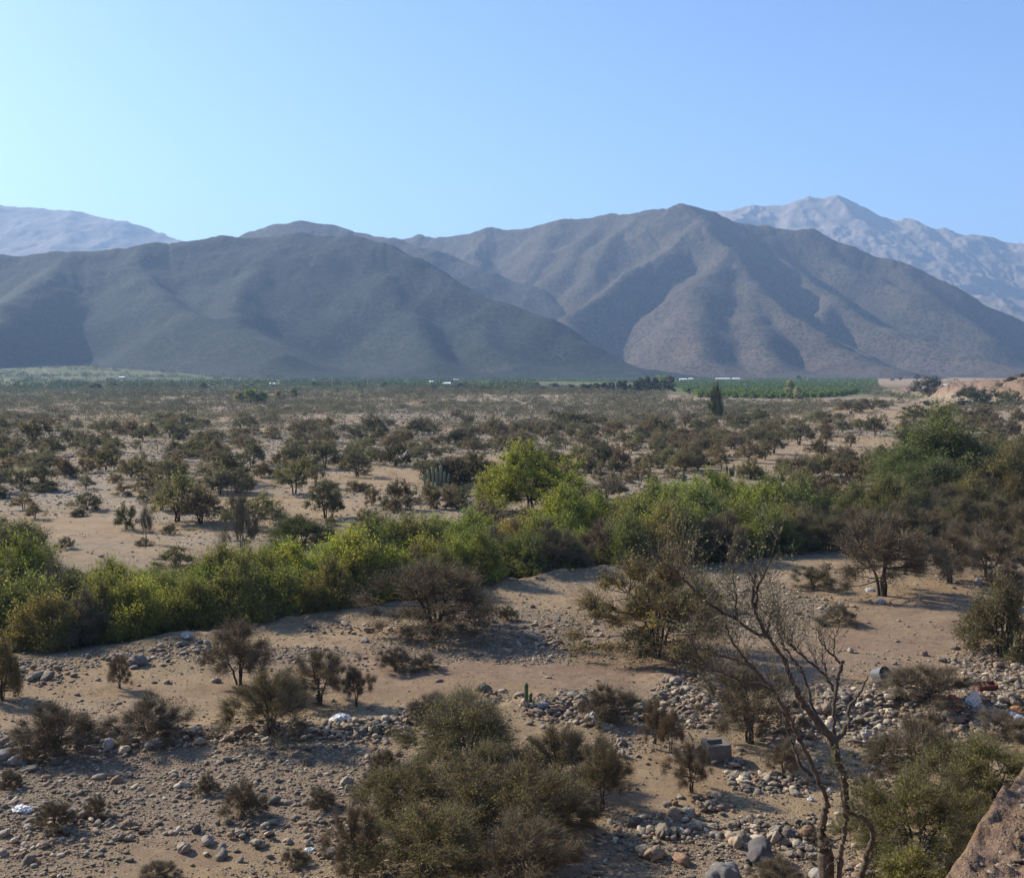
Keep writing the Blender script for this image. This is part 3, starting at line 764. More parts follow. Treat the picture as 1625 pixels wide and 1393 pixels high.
# ------------------------------------------------------------------ the belt of green riverside trees
TOPX = [-400, 0, 60, 100, 200, 300, 400, 430, 560, 620, 700, 780, 850, 930, 1000, 1060, 1100, 1160, 1220, 1300, 1360, 1420, 1520, 1640, 1900]
TOPY = [870, 862, 876, 870, 860, 882, 880, 868, 852, 842, 828, 818, 798, 782, 792, 775, 762, 762, 778, 770, 768, 775, 760, 755, 750]
BRIGHT = [(450, 885, 45, 30, 1), (520, 870, 45, 26, 1), (600, 885, 40, 25, .7), (735, 850, 35, 30, .9), (240, 945, 50, 30, .45), (1105, 775, 35, 30, .7), (1165, 770, 35, 35, .7),
          (330, 905, 50, 30, .5), (925, 800, 45, 40, .6), (1195, 800, 50, 25, .6), (150, 900, 50, 25, .4), (10, 910, 30, 20, .4)]
def belt_trees():
    n = 0
    seg = np.array(BELT_W); L = np.hypot(*np.diff(seg, axis=0).T); cum = np.concatenate([[0], np.cumsum(L)])
    for row, (off, hmax, step) in enumerate([(1.7, 3.3, 2.7), (4.4, 4.0, 2.9), (7.4, 3.9, 3.1), (10.2, 4.4, 3.3), (14.5, 4.2, 3.6), (19.5, 4.0, 4.2), (25, 3.9, 4.6), (31, 3.8, 5.2)]):
        sarr = np.arange(0, cum[-1], step)
        for s_ in sarr:
            s_ = s_ + rng.uniform(-1, 1)
            i = int(np.clip(np.searchsorted(cum, s_) - 1, 0, len(L) - 1)); t = (s_ - cum[i]) / L[i]
            p = seg[i] + (seg[i + 1] - seg[i]) * t
            dr = (seg[i + 1] - seg[i]) / L[i]; nrm = np.array([-dr[1], dr[0]])
            q = p + nrm * (off + rng.uniform(-1.1, 1.1))
            x, y = float(q[0]), float(q[1]); z = float(height(x, y))
            px, py = (float(v) for v in to_px(x, y, z))
            if px < -70 or px > 1700: continue
            dist_here = y
            top = np.interp(px, TOPX, TOPY)
            if 1290 < px < 1345 and row < 4 : continue
            if px > 1345 and (row < 2): continue
            if row >= 5 and px < 940: continue
            if row >= 4 and 60 < px < 640: continue
            if row >= 6 and not (px > 1380): continue
            room = (py - top) * y / FPX
            if room < 1.1: continue
            hh = min(room * rng.uniform(.58, 1.12), hmax * rng.uniform(.62, 1.3))
            if row < 2: hh = min(hh, hmax * 1.1)
            wd = hh * rng.uniform(.85, 1.15) * (1.15 if row else 1.0)
            cy = py - hh * FPX / y * .6
            b = max(float(px_blobs(np.array(px), np.array(py - hh * FPX / y * .8), [(bb[0], bb[1], bb[2] * 1.25, bb[3] * 1.5, bb[4])])) for bb in BRIGHT)
            if rng.random() < .12: b = max(b, .5)
            u = rng.random()
            base = DKGREEN if u < .40 else (GREEN if u < .60 else OLIVE)
            if px > 1230: base = (.098, .090, .040) if u < .5 else ((.092, .102, .036) if u < .85 else (.105, .080, .048))
            if 780 < px < 850 and row >= 1 and u < .5: base = (.17, .135, .035)
            c = np.array(base) * (1 - b) + np.array(YGREEN if u < .6 else LGREEN) * b
            kind = K_RIVER if (px < 1250 or u < .5) else K_BUSH_N
            dry = b < .3 and rng.random() < (.13 if px < 1250 else .2)
            if dry: kind = K_DRY_N; c = np.array((.12, .090, .055))
            if rng.random() < .05: continue
            ph = 'dry brown riverside tree' if dry else 'bright yellow-green riverside tree' if b > .5 else ('dark green riverside tree' if base == DKGREEN else ('mid green riverside tree' if base == GREEN else 'olive riverside tree'))
            o = kind.put(x, y, z - .1, hh, (wd, wd * rng.uniform(.85, 1.1)), rng.uniform(0, 6.28), jit(tuple(c), .12), None, 'trees of the green belt along the dry channel',
                         name='riverside_tree', cat='tree', tilt=rng.uniform(-.08, .08))
            auto(o, ph, px, py); n += 1
    return n
print('belt', belt_trees())
GB = 'trees of the green belt along the dry channel'
for (px, py, wp, hp, c) in [(1300, 872, 80, 52, (.10, .098, .040)), (1350, 868, 90, 58, (.115, .095, .050)), (1425, 858, 90, 52, (.11, .088, .052)), (1470, 856, 80, 44, (.12, .10, .055)), (1512, 850, 90, 56, (.10, .098, .042)),
                            (1555, 852, 80, 50, (.12, .095, .058)), (1595, 858, 90, 62, (.105, .092, .05)), (1632, 866, 80, 60, (.115, .09, .055)), (1385, 862, 60, 40, (.10, .105, .042)), (1535, 868, 60, 34, (.125, .10, .065)), (1618, 884, 70, 40, (.12, .098, .06))]:
    place(K_SPRAWL, px, py, wp, hp, c, None, 'olive bush' if c[0] < .11 else 'brown bush', 'bushes along the right end of the belt')
place(K_UMB, 842, 812, 150, 102, (.175, .195, .032), "bright yellow-green umbrella-crowned tree standing above the middle of the green belt", i=0, jcol=0, fw=1.28)
place(K_RIVER, 790, 812, 70, 58, (.15, .17, .035), "smaller yellow-green tree leaning out left of the bright yellow-green tree", i=3, jcol=0)
place(K_RIVER, 1492, 778, 172, 104, (.066, .088, .036), "big rounded dark green tree rising over the right end of the belt", i=2, jcol=0, fw=1.12)
place(K_RIVER, 1540, 782, 120, 70, (.070, .086, .038), "green tree at the right foot of the big rounded dark green tree", i=6, jcol=0)
place(K_RIVER, 1470, 800, 110, 60, (.062, .084, .036), "low green tree directly below the big rounded dark green tree", i=0, jcol=0)
place(K_RIVER, 1600, 800, 110, 80, (.090, .088, .040), "olive green tree at the right edge beside the big rounded tree", i=5, jcol=0)
place(K_RIVER, 1432, 790, 100, 66, (.070, .096, .038), "green tree at the left foot of the big rounded dark green tree", i=4, jcol=0)
place(K_RIVER, 1412, 842, 90, 74, (.078, .086, .040), "dull green bushy tree below the big rounded tree at the belt's right gap", i=5, jcol=0)
place(K_RIVER, 480, 866, 108, 38, (.045, .056, .022), "round dark green shrub just behind the bright part of the belt", i=0, jcol=0)
place(K_RIVER, 36, 905, 96, 72, (.045, .052, .024), "dark green shrub at the left edge behind the belt", i=6, jcol=0)
place(K_BUSH_N, 590, 852, 54, 42, (.095, .062, .040), "sparse reddish brown bush on the bank behind the belt", i=0, jcol=0)
place(K_RIVER, 1136, 669, 22, 48, (.040, .048, .026), "dark column-shaped evergreen alone in the far scrub", i=2, jcol=0, name='evergreen_tree')
K_BARE = Kind('leafless_tree', 'tree', 1, 700, bark='bark_grey', leaves=60, leaf=.01, twigs=1500, clumps=40, stems=4, spread=.34, twig_r=.003, twig_len=.3, cl_r=.09, up=1.4, stem_r=.014)
place(K_BARE, 385, 905, 60, 112, (.09, .08, .05), "grey leafless tree with upright twigs at the back of the belt", jcol=0, fw=.9)
place(K_BARE, 232, 862, 26, 50, (.09, .08, .05), "thin leafless sapling on the bare ground behind the belt", jcol=0, fw=.9)

# ------------------------------------------------------------------ scrub of the middle distance, traced
T, B_ = K_THORN, K_SHRUB
OC, BC, GC, DC = (.118, .116, .060), (.128, .106, .070), (.135, .120, .092), (.084, .082, .054)
MIDS = [(T,281,828,84,70,OC),(T,374,782,64,37,DC),(T,468,785,64,53,OC),(T,516,822,50,54,DC),(T,528,820,30,40,OC),(T,517,743,52,38,DC),(T,415,758,26,24,BC),(T,405,836,88,50,OC),
 (T,360,768,74,48,(.060,.058,.030)),(B_,200,840,38,34,(.055,.062,.030)),(T,55,823,30,26,BC),(T,37,808,30,24,BC),(B_,138,809,46,24,DC),(B_,195,787,32,16,GC),(B_,235,779,50,26,BC),
 (B_,66,777,52,32,DC),(B_,168,746,40,30,(.095,.085,.042)),(B_,137,751,26,22,BC),(B_,104,758,32,27,(.10,.07,.046)),(B_,5,763,46,30,BC),(B_,8,734,46,20,(.08,.085,.04)),
 (B_,280,751,42,24,BC),(B_,228,746,26,20,DC),(B_,52,709,58,34,(.085,.075,.045)),(B_,335,700,60,16,GC),(B_,385,708,36,18,DC),(B_,400,712,34,14,GC),(B_,400,718,22,10,(.11,.13,.05)),
 (T,567,757,46,42,DC),(T,757,765,46,44,(.080,.058,.038)),(T,787,699,44,34,GC),(T,593,695,52,34,DC),(B_,661,691,42,24,DC),(T,742,683,26,24,DC),(B_,722,703,40,17,(.045,.050,.028)),
 (B_,748,702,22,12,(.045,.050,.028)),(B_,628,739,56,34,(.072,.068,.042)),(T,675,729,40,27,GC),(B_,786,712,28,13,DC),(B_,828,716,48,28,GC),(B_,715,770,84,40,(.055,.046,.032)),
 (B_,683,807,38,34,BC),(B_,628,808,46,36,(.070,.060,.042)),(B_,590,801,26,24,BC),(B_,624,813,26,22,BC),(T,927,749,28,28,BC),(T,985,758,34,46,(.105,.078,.056)),(T,1015,770,42,34,BC),
 (B_,950,762,26,20,GC),(T,927,713,38,29,GC),(T,990,706,26,22,OC),(T,975,693,32,24,BC),(T,1033,693,42,30,BC),(B_,905,679,56,23,(.085,.078,.045)),(B_,862,687,36,15,GC),
 (T,1167,685,24,18,OC),(T,1110,684,30,18,DC),(T,1228,720,40,30,DC),(T,1303,730,42,30,(.075,.058,.038)),(T,1189,735,38,34,BC),(T,1214,730,26,26,BC),(T,1268,706,44,34,DC),
 (B_,1311,681,22,15,BC),(T,1388,691,40,30,DC),(T,1350,709,24,19,BC),(T,1288,758,32,30,GC),(B_,1246,752,40,24,BC),(B_,1190,759,46,16,GC),(T,1144,744,34,27,BC),(B_,1312,700,24,18,BC),
 (T,1437,682,20,16,BC),(B_,1450,668,50,20,OC),(B_,1470,666,28,16,DC),(T,1512,663,32,16,BC),(B_,1556,646,62,22,(.050,.058,.032)),(B_,1536,631,36,16,(.055,.058,.030)),
 (B_,1604,647,34,24,(.070,.082,.034)),(B_,1474,629,46,26,(.060,.056,.038)),(B_,1596,700,62,30,GC),(B_,1545,682,50,20,BC),(T,1560,668,44,24,BC),(B_,1385,650,46,16,GC),(B_,1350,655,50,16,BC),
 (T,1080,745,40,30,BC),(T,1110,722,34,28,GC),(T,1085,700,30,22,BC),(T,1045,716,34,26,GC),(B_,870,740,50,22,BC),(T,320,790,24,20,BC),(B_,1415,736,60,26,(.085,.075,.045)),(B_,1385,745,50,26,GC),
 (B_,1350,770,60,30,BC),(B_,1310,790,60,30,(.085,.066,.042)),(T,345,740,30,24,DC),(B_,305,720,36,20,OC),(B_,640,700,40,16,GC),(T,455,735,36,24,DC),(T,480,690,32,22,DC),
 (T,1610,740,60,44,OC),(T,1570,735,50,40,BC),(T,1335,735,30,24,BC),(T,1160,712,30,24,BC),(T,1190,705,28,22,GC),(T,1225,690,26,20,BC),(T,1060,683,30,22,GC),(B_,1020,740,30,16,DC)]
TN = {id(DC): 'dark', id(OC): 'olive', id(BC): 'brown', id(GC): 'grey-brown'}
ntree = nshrub = 0
for (k, px, py, wp, hp, c) in MIDS:
    adj = TN.get(id(c), 'greenish' if c[1] >= c[0] else 'brownish')
    place(k, px, py, wp * 1.08, hp * 1.08, c, None, adj + (' thorn tree' if k is T else ' shrub'), 'thorn trees scattered over the stony plain' if k is T else 'low shrubs scattered over the stony plain', jcol=.05, fw=1.3)
    if k is T: ntree += 1
    else: nshrub += 1

# ------------------------------------------------------------------ the rest of the scrub, by density
def scatter_scrub():
    global ntree, nshrub
    N = 140000
    yy = np.sqrt(rng.uniform(68 ** 2, 1000 ** 2, N)); xx = yy * rng.uniform(-.53, .53, N)
    # uniform per area in the wedge: area = .53*(1000^2-68^2)
    area = .53 * (1000 ** 2 - 68 ** 2); base = N / area
    px, py = to_px(xx, yy, np.zeros(N))
    dens = np.interp(yy, [68, 110, 160, 260, 420, 560, 700, 900, 1000], [.040, .055, .070, .095, .110, .110, .085, .035, .010])
    cl = fbm(xx / 22, yy / 22, 3, 91); dens = dens * np.clip(1 + 1.5 * cl, .15, 2.4)
    dens = dens * (1 - .95 * px_blobs(px, py, SANDY)) * (1 - .45 * px_blobs(px, py, STONE_MID))
    dens = dens * np.where((px > 1060) & (px < 1440) & (yy > 520), 0, 1) * np.where((px > 1380) & (yy > 200) & (yy < 560), .45, 1)
    d, p = seg_dist(xx, yy, BELT_W)
    dens = np.where(-d < np.where(px > 940, 29, 17), 0, dens)
    dens = np.where((np.abs(px - 400) < 260) & (py > 800), dens * .35, dens)
    s, par = seg_dist(xx, yy, EDGE)
    dens = np.where(s > -26, np.where((s < 3) & (yy > 300), .045, dens * .1), dens)
    keep = rng.random(N) < dens / base
    x, y = xx[keep], yy[keep]
    z = height(x, y); px, py = to_px(x, y, z)
    n = len(x)
    tree = rng.random(n) < np.where(px > 780, .34, .18) * np.interp(yy[keep], [200, 400], [1, .3])
    h = np.where(tree, rng.uniform(1.3, 3.3, n), .35 + 1.15 * rng.random(n) ** 2.0 * np.interp(y, [70, 400], [.85, 1.5]))
    wd = h * np.where(tree, rng.uniform(1.0, 1.6, n), rng.uniform(1.4, 3.2, n))
    size = h * wd / y ** 2
    pal = [OC, BC, GC, DC]
    ci = rng.integers(0, 4, n)
    order = np.argsort(-size)
    rest = []
    for i in order:
        inview = -15 < px[i] < 1640
        c = pal[ci[i]]
        if inview and ((tree[i] and ntree < 298) or (not tree[i] and nshrub < 298)):
            k = K_THORN if tree[i] else K_SHRUB
            o = k.put(float(x[i]), float(y[i]), float(z[i]) - .03, float(h[i]), float(wd[i]) / 1.3, rng.uniform(0, 6.28), jit(c, .14), None,
                      'thorn trees scattered over the stony plain' if tree[i] else 'low shrubs scattered over the stony plain')
            auto(o, TN[id(c)] + (' thorn tree' if tree[i] else ' shrub'), px[i], py[i])
            if tree[i]: ntree += 1
            else: nshrub += 1
        else: rest.append(i)
    rest = np.array(rest)
    stuff_shrubs('scrub', x[rest], y[rest], z[rest], h[rest], wd[rest], np.array(pal)[ci[rest]], tree[rest], 'mass of far brown and olive scrub covering the plain')
    print('scrub', n, ntree, nshrub, len(rest))

def stuff_shrubs(name, x, y, z, h, wd, col, tree, label, nleaf=None, r=rng, cat='scrub', vj=.2):
    """many small crowns merged into one mesh; leaf size follows the distance so that far ones stay soft"""
    Vs, Fs, As, Cs = [], [], [], []; n0 = 0
    sz = h * wd / y ** 2
    nl = np.clip((sz * 1.6e6).astype(int), 26, 260) if nleaf is None else np.full(len(x), nleaf)
    idx = np.repeat(np.arange(len(x)), nl); m = len(idx)
    a = r.uniform(0, 2 * np.pi, m); q = np.sqrt(r.random(m))
    lob = 1 + .25 * np.sin(a * 3 + idx)
    t = tree[idx]
    top = np.where(t, .62 + .34 * np.sqrt(1 - (q * .95) ** 2) , np.sqrt(1 - (q * .95) ** 2) * .95)
    low = np.where(t, .42 + .1 * q, .03)
    zz = top - (top - low) * r.random(m) ** 1.8
    C = np.stack([x[idx] + q * lob * np.cos(a) * wd[idx] * .5, y[idx] + q * lob * np.sin(a) * wd[idx] * .5, z[idx] + zz * h[idx]], 1)
    leaf = np.sqrt(wd[idx] * h[idx] / nl[idx]) * np.interp(y[idx], [100, 300], [.62, .85])
    V, F = leaf_quads(C, leaf, r, .3, 1.3)
    cc = (col * np.array([1.55, 1.55, 1.25]))[idx] * (1 + r.normal(0, vj, len(x)))[idx][:, None].clip(.4, 1.7)
    # short trunks for the trees
    ti = np.where(tree & (y < 230))[0]
    w_ = .035 * h[ti]
    tv = np.stack([np.stack([x[ti] - w_, y[ti], z[ti] - .1], 1), np.stack([x[ti] + w_, y[ti], z[ti] - .1], 1),
                   np.stack([x[ti] + w_ * 1.6, y[ti] + w_, z[ti] + h[ti] * .6], 1), np.stack([x[ti] - w_ * .6, y[ti] - w_, z[ti] + h[ti] * .6], 1)], 1).reshape(-1, 3)
    tf = np.arange(len(ti) * 4).reshape(-1, 4) + len(V)
    V = np.concatenate([V, tv]); F = np.concatenate([F, tf])
    colv = np.concatenate([np.repeat(cc, 4, axis=0), np.tile(np.array([[.09, .07, .055]]), (len(tv), 1))])
    var = np.concatenate([np.repeat(np.clip(r.normal(.5, .2, m), 0, 1), 4), np.full(len(tv), .5)])
    o = link(name, mesh_np(name, V, F, MAT['scrub'], attrs={'col': colv, 'var': var}))
    return tag(o, label, cat, kind='stuff')
scatter_scrub()
def tufts():
    r = np.random.default_rng(90); N = 60000
    yy = np.sqrt(r.uniform(27 ** 2, 300 ** 2, N)); xx = yy * r.uniform(-.52, .52, N); base = N / (.52 * (300 ** 2 - 27 ** 2))
    px, py = to_px(xx, yy, height(xx, yy)); nz = fbm(xx / 9, yy / 9, 3, 501)
    dens = np.interp(yy, [27, 60, 90, 300], [.30, .22, .22, .10]) * np.clip(.5 + 1.6 * nz, .05, 2) * (1 - .8 * px_blobs(px, py, SANDY))
    s_, _ = seg_dist(xx, yy, EDGE); dens = np.where(s_ > -5, 0, dens); k = r.random(N) < dens / base
    x, y = xx[k], yy[k]; n = len(x); h = (.10 + .35 * r.random(n) ** 2) * np.interp(y, [27, 100, 300], [.8, 1.3, 1.8]); pal = np.array([(.13, .10, .055), (.10, .085, .05), (.085, .085, .045), (.12, .085, .055)])
    stuff_shrubs('dry_tufts', x, y, height(x, y), h, h * r.uniform(1.4, 3, n), pal[r.integers(0, 4, n)], np.zeros(n, bool), 'tiny dry tufts and seedlings dotted over the plain', nleaf=34, r=r, cat='dry tufts', vj=.25)
tufts()
import bmesh
# ------------------------------------------------------------------ stones
def ico(sub):
    bm = bmesh.new(); bmesh.ops.create_icosphere(bm, subdivisions=sub, radius=1.0)
    V = np.array([v.co[:] for v in bm.verts]); F = np.array([[v.index for v in f.verts] for f in bm.faces]); bm.free()
    return V, F
ICO1, ICO2, ICO3, ICO4 = ico(1), ico(2), ico(3), ico(4)
def rock_shape(base, seed, planes=13, soft=14.0, rough=.05, flat=.68, rnd=.5):
    r = np.random.default_rng(seed); V, F = base
    N = r.normal(0, 1, (planes, 3)); N /= np.linalg.norm(N, axis=1)[:, None]
    D = r.uniform(.62, 1.0, planes)
    q = np.maximum(V @ N.T, .02) / D
    rad = 1.0 / (np.sum(q ** soft, axis=1) + 1.1 ** soft * .3) ** (1 / soft)
    rad = rad * (1 - rnd * .5) + rnd * .5 * .9
    rad = rad * (1 + rough * 2 * fbm(V[:, 0] * 2.2 + seed, V[:, 1] * 2.2 + V[:, 2] * 1.7, 4, seed))
    W = V * rad[:, None] * np.array([1.12, .92, flat])
    return W, F
def stone_material(merged):
    t = NT('stone_grey'); p = t.obj() if not merged else t.pos()
    c = t.attr('col', 'Color') if merged else t.n('ShaderNodeObjectInfo').outputs['Color']
    n = t.noise(p, 7, 5, .6); n2 = t.noise(p, 30, 4)
    k = t.math('ADD', t.math('MULTIPLY', n, .55), t.math('MULTIPLY', n2, .35))
    s = t.n('ShaderNodeVectorMath', operation='SCALE'); t.l(c, s.inputs[0]); t.l(t.math('ADD', k, .55), s.inputs['Scale'])
    col = t.mix(t.math('MULTIPLY', t.ramp(t.noise(p, 3.1, 4), (.55, .75)), .45), s.outputs[0], (.16, .115, .082))
    t.bsdf(col, .88, .25, t.bump(n2, .5, .02)); return t.m
MAT['stone'] = stone_material(False); MAT['stones'] = stone_material(True)
STONE_COLS = np.array([(.130, .120, .108), (.185, .168, .148), (.100, .094, .086), (.240, .215, .185), (.165, .132, .102), (.17, .118, .088), (.132, .110, .092), (.30, .27, .23), (.118, .115, .108)]) * np.array([1.4, 1.28, 1.08])
ROCKS = [mesh_np('river_rock', *rock_shape(ICO4, 900 + i, 6 + i, 18 + i % 5, .2, .55 + .05 * (i % 5), .02 + .10 * (i % 3)), MAT['stone'], True) for i in range(10)]
SMALL = [rock_shape(ICO1, 950 + i, 8, 14, .10, .62, .05) for i in range(10)]
SMALL2 = [rock_shape(ICO2, 970 + i, 9, 14, .10, .62, .12) for i in range(10)]

def merge_stones(name, x, y, z, rad, col, shapes, label, r=rng, smooth=False):
    n = len(x); k = r.integers(0, len(shapes), n)
    Vs, Fs, Cs = [], [], []; n0 = 0
    for s in range(len(shapes)):
        i = np.where(k == s)[0]
        if not len(i): continue
        V0, F0 = shapes[s]; a = r.uniform(0, 2 * np.pi, len(i)); tl = r.normal(0, .25, len(i))
        ca, sa = np.cos(a)[:, None], np.sin(a)[:, None]
        X = V0[None, :, 0] * r.uniform(.8, 1.35, (len(i), 1)); Y = V0[None, :, 1] * np.ones((len(i), 1)); Zc = V0[None, :, 2] * r.uniform(.7, 1.15, (len(i), 1))
        Zc = Zc + X * np.sin(tl)[:, None]
        W = np.stack([x[i, None] + rad[i, None] * (X * ca - Y * sa), y[i, None] + rad[i, None] * (X * sa + Y * ca), z[i, None] + rad[i, None] * (Zc + .28)], -1)
        m = len(V0)
        Fs.append((F0[None] + (np.arange(len(i)) * m)[:, None, None]).reshape(-1, 3) + n0); Vs.append(W.reshape(-1, 3)); Cs.append(np.repeat(col[i], m, axis=0)); n0 += len(i) * m
    o = link(name, mesh_np(name, np.concatenate(Vs), np.concatenate(Fs), MAT['stones'], smooth, {'col': np.concatenate(Cs)}))
    return tag(o, label, name, kind='stuff')

def stone_cols(n, r=rng):
    return STONE_COLS[r.integers(0, len(STONE_COLS), n)] * r.uniform(.75, 1.2, (n, 1))

HEAPS = [(-20, 1205, 90, 26, 60), (60, 1180, 110, 18, 60), (190, 1180, 120, 14, 50), (330, 1168, 120, 13, 60), (470, 1160, 110, 16, 60), (590, 1160, 90, 20, 70), (690, 1135, 70, 18, 45), (780, 1105, 50, 12, 22),
         (920, 1122, 95, 26, 130), (1010, 1130, 60, 20, 50), (1090, 1108, 58, 44, 160), (1250, 1150, 60, 40, 110), (1340, 1130, 80, 38, 170), (1420, 1095, 50, 22, 60), (1520, 1130, 110, 42, 150), (1600, 1110, 70, 60, 130),
         (1215, 1243, 60, 16, 90), (1195, 1325, 60, 26, 45), (1280, 1330, 50, 40, 30), (1060, 1330, 90, 40, 50), (1400, 1385, 60, 40, 30), (1110, 1290, 60, 30, 30), (200, 1050, 80, 14, 30), (330, 1030, 100, 12, 40), (560, 1000, 90, 10, 30),
         (60, 1070, 70, 20, 40), (890, 1010, 80, 30, 60), (1560, 1050, 70, 26, 45), (1130, 1215, 80, 16, 16), (120, 1310, 160, 50, 40), (420, 1330, 160, 40, 30), (1480, 1200, 60, 30, 50), (1390, 1210, 40, 60, 50), (1200, 965, 110, 36, 60), (1575, 890, 60, 24, 30)]
HEROES = [ # x, y(base), width, height px, colour, label
 (1208, 1366, 58, 46, (.12, .11, .105), "large dark boulder with pale stones leaning on it, left of the bare tree's foot"),
 (1150, 1402, 62, 50, (.16, .15, .14), "large grey boulder cut by the bottom edge, nearest the bottom of the picture"),
 (1168, 1342, 26, 24, (.42, .33, .22), "smooth tan stone leaning on the left of the large dark boulder"),
 (1228, 1336, 20, 26, (.44, .37, .28), "smooth pale oval stone on top of the large dark boulder's right"),
 (1093, 1296, 26, 18, (.30, .28, .24), "pale flat-topped stone on the sand under the thin thorn tree"),
 (1097, 1318, 22, 22, (.24, .21, .19), "upright grey stone in front of the pale flat-topped stone"),
 (1312, 1232, 18, 14, (.24, .17, .13), "brown stone between the bare tree's two lower limbs"),
 (294, 1350, 26, 20, (.38, .31, .23), "pale tan stone on the bare sand, lower left"),
 (330, 1338, 26, 16, (.30, .26, .21), "flat grey-tan stone just right of the pale tan stone, lower left"),
 (312, 1320, 16, 16, (.15, .13, .12), "dark stone behind the flat grey-tan stone, lower left"),
 (172, 1188, 22, 26, (.44, .43, .42), "pale upright stone in the cobble bank between the two left bushes"),
 (242, 1182, 30, 16, (.44, .43, .41), "pale rounded boulder at the front of the cobble bank"),
 (10, 1205, 36, 24, (.22, .22, .23), "dark grey boulder at the left edge of the cobble bank"),
 (30, 1212, 34, 20, (.26, .26, .26), "grey boulder second from the left edge of the cobble bank"),
 (218, 1055, 34, 20, (.20, .17, .15), "dark wedge-shaped rock at the foot of the belt, right of the tiny sapling"),
 (296, 1010, 20, 9, (.40, .38, .35), "pale rock on the crest of the bank before the belt"),
 (343, 1082, 16, 10, (.34, .28, .22), "pale stone on the sand left of the largest dry thorn tree"),
 (266, 1084, 14, 8, (.34, .28, .22), "pale flat stone on the sand between sapling and dry thorn tree"),
 (580, 1019, 12, 9, (.42, .40, .36), "whitish stone at the left end of the cobble patch before the belt"),
 (832, 1119, 14, 14, (.46, .37, .26), "round tan stone at the foot of the small cactus"),
 (862, 1124, 22, 16, (.28, .28, .29), "grey rounded stone right of the small cactus in the heap"),
 (985, 1181, 18, 16, (.30, .24, .20), "brown-grey stone on the sand below the pale dry bush"),
 (986, 1200, 16, 16, (.32, .25, .20), "angular stone below the brown-grey stone, left of the rusty saplings"),
 (963, 1156, 16, 8, (.5, .46, .40), "pale flat stone below the white plastic in the heap"),
 (1466, 1040, 12, 10, (.26, .18, .15), "squared reddish stone right of centre on the open sand track"),
 (1515, 1030, 16, 8, (.20, .15, .13), "dark flat stone on the sand left of the olive cactus bush"),
 (1334, 962, 12, 10, (.42, .36, .29), "pale cubic stone on the sand left of the wide grey tree"),
 (1398, 958, 18, 12, (.40, .39, .38), "pale stone at the shaded foot of the wide grey tree"),
 (1350, 1035, 12, 10, (.36, .29, .24), "small upright stone in the middle of the right-hand sand track"),
 (1375, 1170, 20, 16, (.44, .41, .37), "pale stone in the heap right of the bare tree's fork"),
 (1545, 1306, 14, 30, (.55, .50, .42), "pale shard of rock jutting from the terrace edge"),
 (1304, 1400, 40, 30, (.30, .27, .24), "pale boulder at the bottom edge, beside the bare tree's stump"),
]
